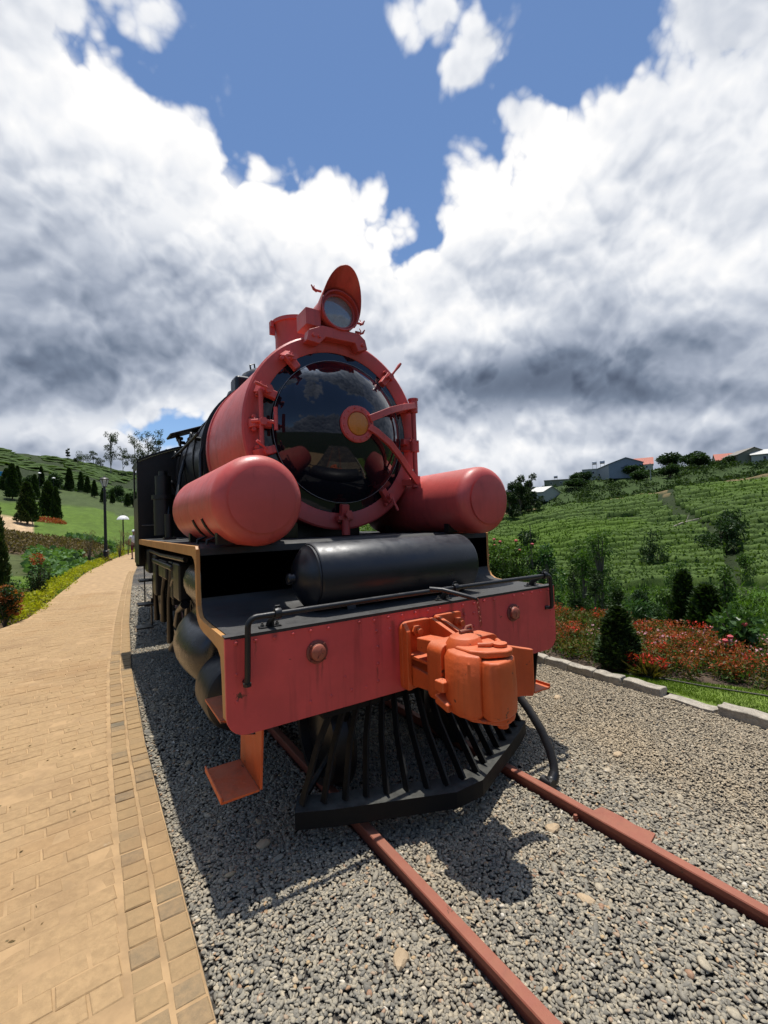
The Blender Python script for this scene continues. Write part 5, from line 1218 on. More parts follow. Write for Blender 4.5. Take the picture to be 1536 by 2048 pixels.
P = bed_points(6000, -14, .5, 12.5, 22, .25); P = P[P[:, 0] < path_left(P[:, 1])-.5]; scatter_stuff('weeds', P[fbm(P[:, 0]*.8, P[:, 1]*.8) > .5], .085, M_LEAF, 'green weeds scattered on the soil bed at left')
# yellow hedge on the path edge
P = []
for y in np.arange(9.2, 46, .035 if False else .05):
    n = int(26*(1.25 if y < 16 else .7 if y < 28 else .35)); xl = float(path_left(y)); w = .34+.1*math.sin(y*1.3)+.08*math.sin(y*3.1); hh = .36+.08*math.sin(y*2.1+1)+.06*math.sin(y*5)
    x = xl-.28+rng.normal(0, w*.42, n); P.append(np.stack([x, y+rng.random(n)*.06, tz1(xl, y)+hh*np.sqrt(np.clip(1-((x-xl+.28)/(w*1.2))**2, 0, 1))*rng.random(n)**.35], -1))
scatter_stuff('yellow_hedge', np.concatenate(P), .075, M_YELLOW, 'low bright yellow green hedge lining the left edge of the path', .5)
x = []; 
# brown bare-twig shrubs by the lamp and shrubs next to the hedge
def twig_shrub(x, y, h, w, label, mat, n, leaf, z=None, group=None, name='shrub', nt=12):
    rq = random.Random(int(x*100)); limbs = [[(0, 0, -.05), (0, 0, h*.3)]]; cl = []
    for k in range(nt):
        a = rq.uniform(0, 6.283); r_ = w*.5*rq.uniform(.3, 1); hz = h*rq.uniform(.55, .98); limbs.append([(0, 0, .02), (r_*.4*math.cos(a), r_*.4*math.sin(a), hz*.55), (r_*math.cos(a), r_*math.sin(a), hz)]); cl.append((r_*math.cos(a), r_*math.sin(a), hz*.93, w*.14)); cl.append((r_*.6*math.cos(a+.4), r_*.6*math.sin(a+.4), hz*.6, w*.17))
    return tree_custom(name, x, y, h, label, 'shrub', limbs, cl, mat, leaf, n, .02*max(1, h*.5), group=group, z=z)
twig_shrub(-1.9, 27.5, 2.2, .8, 'bare brown twiggy shrub left of the tall lamp post', M_DRYLEAF, 350, .06)
twig_shrub(-.2, 33.5, 2.1, .9, 'brown twiggy shrub between the tall lamp post and the white lamp', M_DRYLEAF, 500, .06)
twig_shrub(.5, 36.5, 1.9, 1.0, 'brown leafy shrub behind the white shaded lamp', M_DRYLEAF, 600, .07)
twig_shrub(-1.45, 30.2, .9, .7, 'small bright green shrub at the foot of the tall lamp post', M_LEAF, 500, .07)
twig_shrub(-.1, 34.6, 1.0, .6, 'yellow green young shrub in front of the white lamp', M_YELLOW, 500, .08)
e = twig_shrub(-2.98, 12.6, 1.3, .55, 'slim dark shrub with orange young leaves on top, beside the yellow hedge', M_DARKLEAF, 900, .06)
P, u = cloud_pts([(0, 0, 1.22)], [.14], 160); V_, F_ = leaf_quads(P, .07, .4, u, .5); quick('orange_shoots', V_, F_, M_REDLEAF, e)
e = twig_shrub(-3.22, 9.3, .95, .62, 'round shrub with bronze red tips at the left picture edge by the path', M_DARKLEAF, 2600, .055, nt=18)
P, u = cloud_pts([(.0, 0, .72), (.12, .05, .62), (-.12, 0, .62), (.15, -.1, .45), (.05, -.12, .66)], [.18, .16, .16, .15, .16], 1500); V_, F_ = leaf_quads(P, .055, .4, u, .5); quick('bronze_shoots', V_, F_, foliage('bronze_tip', (.20, .06, .02), (.42, .15, .04), 5, .35, third=(.5, .22, .10)), e)
twig_shrub(-2.95, 15.5, .9, .55, 'small green shrub in the yellow hedge', M_LEAF, 500, .06)
twig_shrub(-4.6, 16.5, 1.0, .9, 'pale leafed shrub on the soil bed at left', M_PUMP, 500, .10)
plant('cypress', proto_cypress(1), ('crown', 'trunk', 'inner_foliage'), -3.78, 12.2, 2.7, .62, 'dark column cypress cut by the left picture edge beside the path', 'tree', 'cypresses in the sloping garden on the left')
twig_shrub(-4.25, 14.6, 2.2, .6, 'broad leafed plant with a red bloom at the left picture edge', M_BIGLEAF, 420, .14)
# red mound and clipped patches
P = clumps_on(np.array([-5.9, -5.2, -6.6, -4.7]), np.array([57., 58.5, 57.5, 59.5]), np.array([.9, .9, .7, .6]), 2200, .75); scatter_stuff('red_groundcover', P, .13, M_REDLEAF, 'mound of orange red leaves between the dark cypresses')

# ---------------------------------------------------------------- tea rows
def tea_rows(name, rows, label, hgt, wid, seg, parent=None, mat=M_TEA):
    V_ = []; F_ = []
    prof = [(-.5, -.15), (-.48, .55), (-.25, .95), (.1, 1.0), (.42, .7), (.5, -.15)]
    for (pts) in rows:
        n = len(pts); pts = np.asarray(pts); t = np.gradient(pts, axis=0); t /= np.linalg.norm(t, axis=1, keepdims=True)+1e-9; nn = np.stack([t[:, 1], -t[:, 0]], -1); base = len(V_) and sum(len(q) for q in V_)
        z = terrain_z(pts[:, 0], pts[:, 1]); hh = hgt*(.75+.6*fbm(pts[:, 0]*.35+3, pts[:, 1]*.35, 3)); ww = wid*(.8+.45*fbm(pts[:, 0]*.5, pts[:, 1]*.5+8, 2))
        rr_ = []
        for (a, b_) in prof:
            q_ = pts+nn*(a*ww)[:, None]+rng.normal(0, .05*wid, (n, 2)); rr_.append(np.stack([q_[:, 0], q_[:, 1], z+b_*hh+rng.normal(0, .06*hgt, n)], -1))
        V = np.stack(rr_, 1).reshape(-1, 3); k = len(prof); i = np.arange(n-1)[:, None]*k+np.arange(k-1)[None, :]
        F = np.stack([i, i+1, i+k+1, i+k], -1).reshape(-1, 4)+(base if V_ else 0)
        V_.append(V); F_.append(F)
    V = np.concatenate(V_); o = quick(name, V, np.concatenate(F_), mat, smooth=False)
    # leaf tufts along the crests
    top = V.reshape(-1, len(prof), 3)[:, 1:5].reshape(-1, 3); top = top[rng.random(len(top)) < .75]
    return tag(o, label, None, None, 'stuff'), top
rows = []
for i, r0 in enumerate(np.arange(50, 105, 2.15)):
    a = np.radians(np.arange(20, 88, .42)); w_ = 2.2*np.sin(np.degrees(a)*.11+i*.05)+1.6*fbm(np.degrees(a)*.12, np.full_like(a, r0*.02), 2)-.10*(np.degrees(a)-60)
    r_ = r0+w_; x = TC[0]+r_*np.sin(a); y = TC[1]+r_*np.cos(a)
    ad = np.degrees(a); m1 = np.abs(ad-(70.5-(r0-50)*.10)-1.2*np.sin(r0*.12)) > .55       # footpath slanting down through the rows
    m2 = fbm(x*.12+3, y*.12, 3) > .27
    m = m1 & m2; idx = np.where(m)[0]
    for grp in np.split(idx, np.where(np.diff(idx) > 1)[0]+1):
        if len(grp) > 3: rows.append(np.stack([x[grp], y[grp]], -1))
o_, top = tea_rows('tea_field', rows, 'rows of clipped tea bushes across the hillside on the right', 1.05, 1.35, 1.)
top = np.repeat(top, 3, axis=0); scatter_stuff('tea_leaves', top+rng.normal(0, .22, top.shape)*np.array([1, 1, .7]), .34, M_TEA, 'leafy tops of the tea rows on the right hillside', .6, .6)
rows = []
for i, r0 in enumerate(np.concatenate([np.arange(131, 200, 4.4), np.arange(200, 292, 5.2)])):
    a = np.radians(np.arange(-14, 26, .3)); r_ = r0+3.0*fbm(np.degrees(a)*.2, np.full_like(a, r0*.03), 3)+2*np.sin(np.degrees(a)*.16); x = TC[0]+r_*np.sin(a); y = TC[1]+r_*np.cos(a)
    m = (fbm(x*.05+7, y*.02, 2) > .30); idx = np.where(m)[0]
    for grp in np.split(idx, np.where(np.diff(idx) > 1)[0]+1):
        if len(grp) > 3: rows.append(np.stack([x[grp], y[grp]], -1))
M_TEAL = foliage('tea_leaf_bright', (.042, .075, .018), (.075, .130, .030), .06, .2, .8)
tea_rows('tea_field', rows, 'broad low tea rows covering the hill behind the garden on the left', .55, 4.2, 1., mat=M_TEAL)

# ---------------------------------------------------------------- valley scrub on the right
xs, ys = polar(620, 24, 92, 9.2, 46, .8); ok_ = fbm(xs*.13+2, ys*.13) > .33; xs, ys = xs[ok_], ys[ok_]
rad = rng.uniform(.45, 1.1, len(xs))*np.clip(np.hypot(xs-TC[0], ys-TC[1])/24, .55, 1.25)
n_near = 70000
P = clumps_on(xs, ys, rad, n_near, .9); rr_ = np.hypot(P[:, 0]-TC[0], P[:, 1]-TC[1])
scatter_stuff('valley_scrub', P, np.clip(rr_*.0085, .09, .36), M_SCRUB, 'tangled green scrub filling the slope below the flower bed')
P = np.stack([*polar(43000, 22, 92, 9.2, 50, .75), np.zeros(43000)], -1); P[:, 2] = terrain_z(P[:, 0], P[:, 1])+.35*rng.random(len(P)); rr_ = np.hypot(P[:, 0]-TC[0], P[:, 1]-TC[1])
scatter_stuff('tall_grass', P, np.clip(rr_*.016, .2, .6), foliage('tall_grass_blade', (.045, .095, .015), (.12, .22, .03), .25, .35), 'lush long grass on the valley floor', .14, .75)
xs, ys = polar(1150, 18, 92, 127, 215, 1.); rad = rng.uniform(1.0, 2.6, len(xs)); P = clumps_on(xs, ys, rad, 52000, .8)
scatter_stuff('ridge_scrub', P, .75, foliage('ridge_scrub_leaf', (.016, .034, .010), (.05, .085, .02), .12, .25, .8), 'green scrub and small trees over the ridge above the tea rows')
xs, ys = polar(70, 36, 50, 150, 200, 1.); P = clumps_on(xs, ys, rng.uniform(2, 4.2, 70), 7000, .9); scatter_stuff('ridge_thicket', P, .9, M_DARKLEAF, 'dark thicket along the ridge behind the locomotive')

JL = [(10.11, 3.01, 2.45, .80, 'tall dark cypress behind the flower bed, left one of the pair at right'), (9.35, 2.23, 2.05, .98, 'shorter wider dark cypress beside the tall one behind the flower bed'), (9.33, 5.41, 2.6, .75, 'dark cypress nearest the red buffer beam, behind the flower bed'), (9.2, 4.71, 2.4, .8, 'dark cypress second from the buffer beam, behind the flower bed'), (8.6, 3.78, 1.75, .7, 'low dark cypress third from the buffer beam')]
def loose_tree(x, y, h, w, label, mat, n, leaf, seed, name='tree', asp=.4, group='trees on the valley slope', droop=.15):
    rq = random.Random(seed); cl = []; limbs = [[(0, 0, -.3), (0, 0, h*.4), (rq.uniform(-.1, .1)*w, 0, h*.95)]]
    for k in range(16):
        t = rq.uniform(.25, 1.); a = rq.uniform(0, 6.283); r_ = w*.5*rq.uniform(.3, 1)*(1.2-.7*t); cl.append((r_*math.cos(a), r_*math.sin(a), h*t*.95, w*.16)); limbs.append([(0, 0, h*t*.6), (r_*.6*math.cos(a), r_*.6*math.sin(a), h*t*.85), (r_*math.cos(a), r_*math.sin(a), h*t*.95)])
    return tree_custom(name, x, y, h, label, 'tree', limbs, cl, mat, leaf, n, .012*h, group=group, aspect=asp, droop=droop)
for k, (x, y, h, w, l) in enumerate(JL[:2]): plant('cypress', proto_cypress(k+1), ('crown', 'trunk', 'inner_foliage'), x, y, h, w*1.1, l, 'tree', 'dark cypresses behind the flower bed')
for k, (x, y, h, w, l) in enumerate(JL[2:]):
    rq = random.Random(60+k); cl = []; limbs = [[(0, 0, -.3), (0, 0, h*.5), (0, 0, h*.93)]]
    for q in range(34):
        t = rq.uniform(.04, .97); a = rq.uniform(0, 6.283); r_ = w*.46*(1-t)**.55*rq.uniform(.25, 1.1); cl.append((r_*math.cos(a), r_*math.sin(a), h*t, w*.15*(1.25-.7*t)))
        if q % 3 == 0: limbs.append([(0, 0, h*t*.8), (r_*math.cos(a), r_*math.sin(a), h*t)])
    tree_custom('cypress', x, y, h, l, 'tree', limbs, cl, M_CYP, .07, 5200, .02, group='dark cypresses behind the flower bed', out_b=.5, aspect=.35)
loose_tree(12.68, 6.68, 4.5, 1.25, 'tall thin sapling with narrow pale leaves in the gap behind the cypresses', M_LEAF, 1300, .17, 1, asp=.22)
loose_tree(14.88, 8.8, 4.4, 1.3, 'leafy sapling just left of the tallest sapling', M_LEAF, 1500, .16, 2, asp=.3)
loose_tree(11.56, 4.61, 2.2, 1.1, 'dark feathery bush right of the low cypress', M_DARKLEAF, 2000, .13, 3, asp=.2)
loose_tree(10.47, 4.52, 1.9, 1.1, 'dark long-leaved bush between the low cypress and the tall pair', M_BIGLEAF, 1500, .17, 4, asp=.2)
loose_tree(14.52, 5.4, 2.8, 1.2, 'mid green bush just behind the tall cypress pair', M_SCRUB, 1800, .12, 5)
loose_tree(9.03, 1.67, 1.6, .7, 'small grey green bush right of the wider cypress', M_LEAF, 900, .08, 6)
loose_tree(18.39, 14.15, 7.0, 2.6, 'tall bushy tree beside the right red tank', M_DARKLEAF, 3000, .2, 7)
loose_tree(15.7, 11.11, 5.0, 1.8, 'bushy tree just right of the hand rail end', M_BIGLEAF, 2200, .2, 8)
loose_tree(32.5, 18.3, 4.6, 2.6, 'feathery small tree in the middle of the valley', M_SCRUB, 1500, .22, 9)
loose_tree(51.9, 24.6, 4.4, 2.6, 'lone bushy tree halfway up the tea slope', M_DARKLEAF, 1500, .26, 10)
loose_tree(39.2, 16.4, 3.8, 1.8, 'thin pale tree on the bright green valley floor', M_LEAF, 1000, .22, 11)
loose_tree(26.3, 8.2, 4.4, 1.5, 'wispy tree at the right of the valley floor', M_SCRUB, 1300, .2, 12)
loose_tree(44.5, 27.8, 4.2, 4.2, 'broad bush at the foot of the tea slope', M_SCRUB, 2000, .3, 13)
loose_tree(38, 24.2, 5.2, 3.2, 'bushy tree at the left foot of the tea slope', M_SCRUB, 2000, .28, 14)
loose_tree(60, 21.0, 4.0, 5.0, 'wide dark bush at the right end of the tea rows', M_DARKLEAF, 2200, .35, 15)
loose_tree(66, 22.0, 3.0, 3.4, 'dark bush above the bright grass at the right', M_DARKLEAF, 1500, .35, 16)
loose_tree(47.5, 14.4, 2.6, 1.8, 'young tree at the edge of the bright grass', M_LEAF, 900, .22, 17)
for k, (x, y, h, w, l) in enumerate([(74.5, 62.4, 9.4, 4.6, 'dark conifer clump tree nearest the right red tank'), (79.8, 63.9, 9.4, 4.4, 'dark conifer clump tree at the right of the cluster on the ridge'), (69.3, 60.8, 8.4, 4., 'dark conifer clump tree partly behind the red tank'), (77, 65, 8.6, 4, 'dark conifer clump tree in the middle of the ridge cluster')]):
    loose_tree(x, y, h, w, l, M_CYP, 3800, .42, 30+k, group='dark conifers above the right red tank')
mb = MB(); a = Vector((66.5, 30.5, tz1(66.5, 30.5)+.3)); b = Vector((71.5, 27.5, tz1(71.5, 27.5)+1.3)); mb.ringsweep([a, a.lerp(b, .5)+Vector((0, 0, .25)), b], [.16, .12, .05], 7); mb.ringsweep([a.lerp(b, .6), a.lerp(b, .8)+Vector((-.3, .4, .9))], [.06, .03], 6); tag(ob('fallen_log', mb, M_PALEBARK), 'pale fallen tree trunk lying across the tea slope', 'log')

BED_BEFORE = set(o.name for o in bpy.data.objects)
# ---------------------------------------------------------------- flower bed, lawn strip and kerb stones on the right
M_SOIL = simple('dark_soil', (.075, .05, .032), .95)
def bed_edge(y): return float(np.interp(y, [-3, -1.2, -.6, -.1, .25, .5, 6], [4.1, 3.75, 3.55, 3.35, 3.22, 2.98, 2.98]))
ysb = np.arange(-3.2, 7, .25)
V_ = []; n_ = 14
for y in ysb:
    for k in range(n_):
        x = 2.935+(5.6-2.935)*k/(n_-1); V_.append((x, y, -.115+.03*math.sin(x*3+y)*math.sin(y*1.7)-(.35*(x-4.9) if x > 4.9 else 0)))
F_ = [(i*n_+k, i*n_+k+1, (i+1)*n_+k+1, (i+1)*n_+k) for i in range(len(ysb)-1) for k in range(n_-1)]
tag(quick('flower_bed_soil', V_, F_, M_SOIL, smooth=True), 'dark soil of the raised bed behind the kerb stones', None, None, 'structure')
V_ = []; n_ = 8; yl = np.arange(-3.2, .55, .1)
for y in yl:
    x1 = bed_edge(y)+.05
    for k in range(n_): x = 2.935+(x1-2.935)*k/(n_-1); V_.append((x, y, -.108+.03*math.sin(x*3+y)*math.sin(y*1.7)+.012*math.sin(math.pi*k/(n_-1))))
F_ = [(i*n_+k, i*n_+k+1, (i+1)*n_+k+1, (i+1)*n_+k) for i in range(len(yl)-1) for k in range(n_-1)]
M_LAWN = simple('lawn_turf', (.13, .19, .022), .9); tag(quick('lawn', V_, F_, M_LAWN, smooth=True), 'mown bright green lawn strip behind the kerb stones', None, None, 'structure')
n = 34000; y = rng.uniform(-3, .5, n); be = np.interp(y, [-3, -1.2, -.6, -.1, .25, .5, 6], [4.1, 3.75, 3.55, 3.35, 3.22, 2.98, 2.98]); x = 2.95+(be-2.93)*rng.random(n)
P = np.stack([x, y, -.112+.03*np.sin(x*3+y)*np.sin(y*1.7)+.01*rng.random(n)], -1); up = np.tile([0, 0, 1.], (n, 1)); V_, F_ = leaf_quads(P, .026, .16, up, .62); tag(quick('grass', V_, F_, M_LAWNB), 'short grass blades of the lawn strip', None, None, 'stuff')
mb = MB(); pts = [(3.06, .42, -.09), (3.2, .1, -.085), (3.28, -.2, -.088), (3.42, -.6, -.085), (3.5, -1.1, -.085), (3.7, -2, -.085)]; mb.ringsweep(pts, .009, 6); tag(ob('irrigation_hose', mb, M_HOSE, smooth=60), 'thin black irrigation hose lying along the lawn strip', 'hose')
# kerb stones
M_KERB = None
def kerb_mat():
    mt, G, b, P = new_mat('kerb_stone'); n1 = G.noise(P, 9, 8, .7); n2 = G.noise(P, 55, 4, .6)
    c = G.ramp(G.m('ADD', G.m('MULTIPLY', n1, .7), G.m('MULTIPLY', n2, .3)), [(.3, (.16, .14, .115)), (.5, (.34, .30, .24)), (.7, (.52, .46, .36))])
    G.lk(c, b.inputs['Base Color']); b.inputs['Roughness'].default_value = .9; bump(G, b, G.m('ADD', n1, G.m('MULTIPLY', n2, .3)), .02, .9); return mt
M_KERB = kerb_mat()
kerb = empty('stone_kerb', (2.87, 0, -.16), label='line of rough cut grey kerb stones between gravel and flower bed', cat='kerb')
y = 4.6; k = 0
while y > -3.2:
    L_ = random.uniform(.26, .46); low = -.36 < y-L_/2 < -.05
    bm = bmesh.new(); bmesh.ops.create_cube(bm, size=1); bmesh.ops.subdivide_edges(bm, edges=bm.edges, cuts=3, use_grid_fill=True)
    H_ = .10 if not low else .045; W_ = random.uniform(.10, .13)
    for v in bm.verts:
        c = v.co; q = Vector((c.x*W_, c.y*L_*.97, (c.z+.5)*H_)); nz = mathutils_noise = math.sin(q.x*61+k*3)*math.sin(q.y*43+k)*math.cos(q.z*57+k*2); v.co = q*(1+.05*nz)+Vector((random.uniform(-.004, .004), random.uniform(-.004, .004), random.uniform(-.003, .003)+(0 if c.z < .45 else .006*math.sin(q.y*20+k))))
    me = bpy.data.meshes.new('kerb_stone'); bm.to_mesh(me); bm.free(); me.materials.append(M_KERB); finish(me, 25)
    o = bpy.data.objects.new('kerb_stone', me); COL.objects.link(o); o.parent = kerb; o.location = (random.uniform(-.012, .012)+.0, y-L_/2, 0); o.rotation_euler = (random.gauss(0, .02), random.gauss(0, .03), random.gauss(0, .025)); b_ = o.modifiers.new('edge', 'BEVEL'); b_.width = .006; b_.segments = 1; b_.limit_method = 'ANGLE'
    y -= L_+.008; k += 1
# flowering plants: clumps of stems
def bed_clumps(n, seed):
    rq = np.random.default_rng(seed); y = rq.uniform(-3.1, 6.4, n*3); x = rq.uniform(3.0, 5.05, n*3)
    be = np.interp(y, [-3, -1.2, -.6, -.1, .25, .5, 6], [4.1, 3.75, 3.55, 3.35, 3.22, 2.98, 2.98]); k = x > be+.08; return x[k][:n], y[k][:n]
def bed_leaves(xs, ys, h0, h1, n, spread, topbias=1.):
    k = rng.integers(0, len(xs), n); t = rng.random(n)**(1/topbias); a = rng.uniform(0, 6.283, n); r_ = spread*np.sqrt(rng.random(n))*(.45+.55*t); hh = (h0+(h1-h0)*_pt.ravel()[:len(xs)][k])
    return np.stack([xs[k]+r_*np.cos(a), ys[k]+r_*np.sin(a), -.12+hh*t-.35*np.maximum(0, xs[k]-4.9)], -1)
xs, ys = bed_clumps(1500, 3)
tone = fbm(xs*1.1+4, ys*1.1, 3)                                     # drifts of different plants
red = tone > .42; pinkz = (xs > 3.7) & (ys < 1.3) & (fbm(xs*1.7, ys*1.7+9, 2) > .38)
P = bed_leaves(xs, ys, .12, .25, 60000, .11, 1.2); scatter_stuff('bed_foliage', P, .042, M_BRONZE, 'bronze and olive leaves of the flower bed', .38, .5)
P = bed_leaves(xs, ys, .10, .22, 26000, .12, 1.0); scatter_stuff('bed_foliage', P, .045, M_LEAF, 'green leaves of the flower bed', .4, .5)
P = bed_leaves(xs[red], ys[red], .17, .27, 34000, .10, 3.); scatter_stuff('red_flowers', P, .027, M_REDLEAF, 'red and orange tops of the massed bedding plants', .4, .6)
P = bed_leaves(xs[red][::5], ys[red][::5], .19, .30, 2200, .05, 6.); scatter_stuff('scarlet_flowers', P, .026, M_SCARLET, 'scarlet blooms in the flower bed', .8, .3)
P = bed_leaves(xs[pinkz][::2], ys[pinkz][::2], .19, .29, 1100, .07, 8.); scatter_stuff('pink_flowers', P, .026, M_PINK, 'pale pink blooms in the right part of the bed', .9, .3)
# small clipped cypress in the bed
e = plant('cypress_shrub', proto_cypress(2, 4200), ('crown', 'trunk', 'inner_foliage'), 3.24, .60, .68, .46, 'small bushy cone shrub in front of the red flower bed at the kerb', 'shrub', z=-.12)
# strappy red plant at its foot
P, u = cloud_pts([(0, 0, .05)], [.12], 300); 
e = empty('strappy_plant', (3.2, .28, -.11), label='tuft of strappy leaves with scarlet blooms beside the small cone shrub', cat='plant')
u = unit(360); u[:, 2] = np.abs(u[:, 2])+.35; V_, F_ = leaf_quads(np.zeros((360, 3))+rng.normal(0, .03, (360, 3)), .19, .09, u/np.linalg.norm(u, axis=1, keepdims=True), .85); quick('leaves', V_, F_, M_BRONZE, e)
P, u = cloud_pts([(0, 0, .17), (.1, .06, .16), (-.05, .12, .17), (.08, -.1, .15)], [.05]*4, 260); V_, F_ = leaf_quads(P, .04, .4, u, .4); quick('blooms', V_, F_, M_SCARLET, e)
# roses
def rose(x, y, h, label, leaves_n, spread, z=-.12, blooms=2, leaf=.06, bloomr=.03, mat=M_BIGLEAF):
    rq = random.Random(int(x*1000)); e = empty('rose_bush', (x, y, z), label=label, cat='rose bush', group='rose bushes at the flower bed'); mb = MB(); cl = []; tips = []
    for k in range(7):
        a = rq.uniform(0, 6.283); r_ = spread*rq.uniform(.4, 1); t = (r_*math.cos(a), r_*math.sin(a), h*rq.uniform(.65, 1)); mb.ringsweep([(0, 0, -.03), (t[0]*.3, t[1]*.3, t[2]*.5), t], [.008, .006, .003], 5); tips.append(t); cl.append((t[0]*.9, t[1]*.9, t[2]*.9, spread*.35)); cl.append((t[0]*.5, t[1]*.5, t[2]*.6, spread*.35))
    ob('stems', mb, M_BARK, e); cl = np.array(cl); P, u = cloud_pts(cl[:, :3], cl[:, 3], leaves_n); V_, F_ = leaf_quads(P, leaf, .6, u, .4); quick('leaves', V_, F_, mat, e)
    for t in tips[:blooms]:
        mb = MB()
        for q in range(3):
            rr_ = bloomr*(1-.28*q); mb.lathe([(rr_*.35, -.3*bloomr), (rr_*.9, .2*bloomr), (rr_, .75*bloomr+.12*q*bloomr), (rr_*.82, .9*bloomr+.15*q*bloomr)], 9, Matrix.Translation((t[0], t[1], t[2]+.03)) @ Matrix.Rotation(.5*q, 4, 'Z'))
        mb.lathe([(.001, -.4*bloomr), (bloomr*.5, .0), (bloomr*.5, .7*bloomr), (.001, .9*bloomr)], 8, Matrix.Translation((t[0], t[1], t[2]+.03))); ob('bloom', mb, M_ROSE, e, smooth=0)
M_ROSE = simple('rose_petal', (.62, .10, .11), .6)
rose(4.75, .02, .50, 'tall rose bush with large glossy leaves at the right picture edge', 420, .22, leaf=.085, blooms=1)
rose(4.25, -.02, .34, 'rose with two pink red blooms on bare stems near the right edge', 60, .10, blooms=2, leaf=.05)
rose(4.9, -.45, .55, 'leafy rose bush cut by the right picture edge', 420, .26, leaf=.085, blooms=1)
rose(4.76, 3.33, 1.35, 'rose bush with small red blooms behind the right end of the red beam', 1700, .42, leaf=.055, blooms=5, z=-.15, mat=M_LEAF)
rose(4.79, 4.1, 1.25, 'rose bush with red blooms between the right tank and the black tank', 1500, .40, leaf=.055, blooms=4, z=-.15, mat=M_LEAF)
mb = MB(); mb.cyl((4.35, 2.35, -.15), (4.35, 2.35, .25), .012, n=6); tag(ob('garden_stake', mb, M_HOSE), 'thin dark stake in the flower bed beside the red beam', 'stake')

# the whole bed sits a little above the gravel
for o in list(bpy.data.objects):
    if o.name not in BED_BEFORE and o.parent is None: o.location = Vector(o.location)+Vector((-.19, -.05, .075))

# ---------------------------------------------------------------- ground litter
STONES = [(-1.02, .2, 'buff stone in the shadow under the step of the buffer beam'), (-.78, -.75, 'buff stone on the sunny gravel just left of the near rail'), (.05, -1.0, 'buff stone between the rails, nearest the viewer'), (.33, -.62, 'buff stone beside the coupler shadow between the rails'), (-1.2, 1.35, 'buff stone in the sunny gravel strip by the path, closest to the beam'), (-1.22, 3.2, 'small buff stone far along the gravel strip by the path'), (1.35, -.4, 'buff stone on the tan gravel past the far rail'), (1.9, .5, 'buff stone half way between far rail and kerb')]
for k, (x, y, lb_) in enumerate(STONES):
    bm = bmesh.new(); bmesh.ops.create_icosphere(bm, subdivisions=2, radius=random.uniform(.025, .036))
    for v in bm.verts: v.co = Vector((v.co.x*1.25, v.co.y*.9, v.co.z*.55))*(1+.22*math.sin(v.co.x*90+k)*math.cos(v.co.y*80+k*2))
    me = bpy.data.meshes.new('loose_stone'); bm.to_mesh(me); bm.free(); me.materials.append(M_STONEB if 'M_STONEB' in globals() else simple('buff_stone', (.42, .31, .19), .85)); M_STONEB = me.materials[0]
    o = bpy.data.objects.new('loose_stone', me); COL.objects.link(o); o.location = (x, y, GZ+.018); o.rotation_euler.z = k
    tag(o, lb_, 'stone', 'larger buff stones on the gravel')

# dry twigs and leaves blown on the path
n = 240; x = rng.uniform(-4.2, -1.8, n); y = rng.uniform(.2, 6.5, n); P = np.stack([x, y, np.full(n, PZ+.004)], -1); u = unit(n); u[:, 2] = 0; V_, F_ = leaf_quads(P, .022, .35, u, 1.); tag(quick('dry_leaf_litter', V_, F_, M_DRYLEAF), 'crumbs of dry leaf and bark scattered on the sandy path', None, None, 'stuff')
P = np.stack([rng.normal(-2.95, .07, 170), rng.normal(2.95, .10, 170), PZ+.004+.03*rng.random(170)], -1); u = unit(170); u[:, 2] *= .2; V_, F_ = leaf_quads(P, .07, .07, u, 1.); tag(quick('fallen_twigs', V_, F_, M_BARK), 'small heap of dark fallen twigs on the path at the left picture edge', None, None, 'stuff')

# ================================================================ lamps, person, buildings
M_IRON = paint('black_iron', (.012, .012, .013), .4, .1)
M_WHITEP = simple('white_paint', (.75, .75, .74), .5)
M_FROST = simple('frosted_glass', (.62, .64, .66), .3)
def street_lamp(x, y, h, label, z=-.08):
    e = empty('street_lamp', (x, y, z), label=label, cat='lamp post', group='black lamp posts by the path'); k = h/5.1
    mb = MB(); mb.lathe([(.19, 0), (.19, .12), (.15, .16), (.13, .5), (.16, .54), (.16, .60), (.10, .66), (.085, 1.1)], 14); ob('base', mb, M_IRON, e)
    mb = MB(); mb.lathe([(.085, 1.1), (.07, 4.2*k), (.10, 4.23*k), (.06, 4.3*k), (.055, 4.42*k)], 12); ob('pole', mb, M_IRON, e)
    t = 4.42*k
    mb = MB(); mb.lathe([(.055, t), (.12, t+.03), (.12, t+.06), (.03, t+.07)], 12); ob('lantern_seat', mb, M_IRON, e)
    fr = MB()
    for q in range(6):
        a = R(60*q); fr.ringsweep([(.11*math.cos(a), .11*math.sin(a), t+.05), (.24*math.cos(a), .24*math.sin(a), t+.46)], .013, 5)
    fo = ob('lantern_frame', fr, M_IRON, e)
    for q in range(6):
        a, b = R(60*q+6), R(60*q+54); mb = MB(); mb.add([(.108*math.cos(a), .108*math.sin(a), t+.06), (.108*math.cos(b), .108*math.sin(b), t+.06), (.235*math.cos(b), .235*math.sin(b), t+.45), (.235*math.cos(a), .235*math.sin(a), t+.45)], [(0, 1, 2, 3)]); p_ = ob('pane', mb, M_FROST, fo, smooth=0); p_.modifiers.new('s', 'SOLIDIFY').thickness = .006
    mb = MB(); mb.lathe([(.26, t+.46), (.27, t+.49), (.17, t+.58), (.06, t+.62), (.05, t+.66), (.001, t+.72)], 12); ob('lantern_cap', mb, M_IRON, e)
    return e
street_lamp(-1.06, 29.9, 5.15, 'tall black lamp post with a lantern at the left edge of the path', -.06)
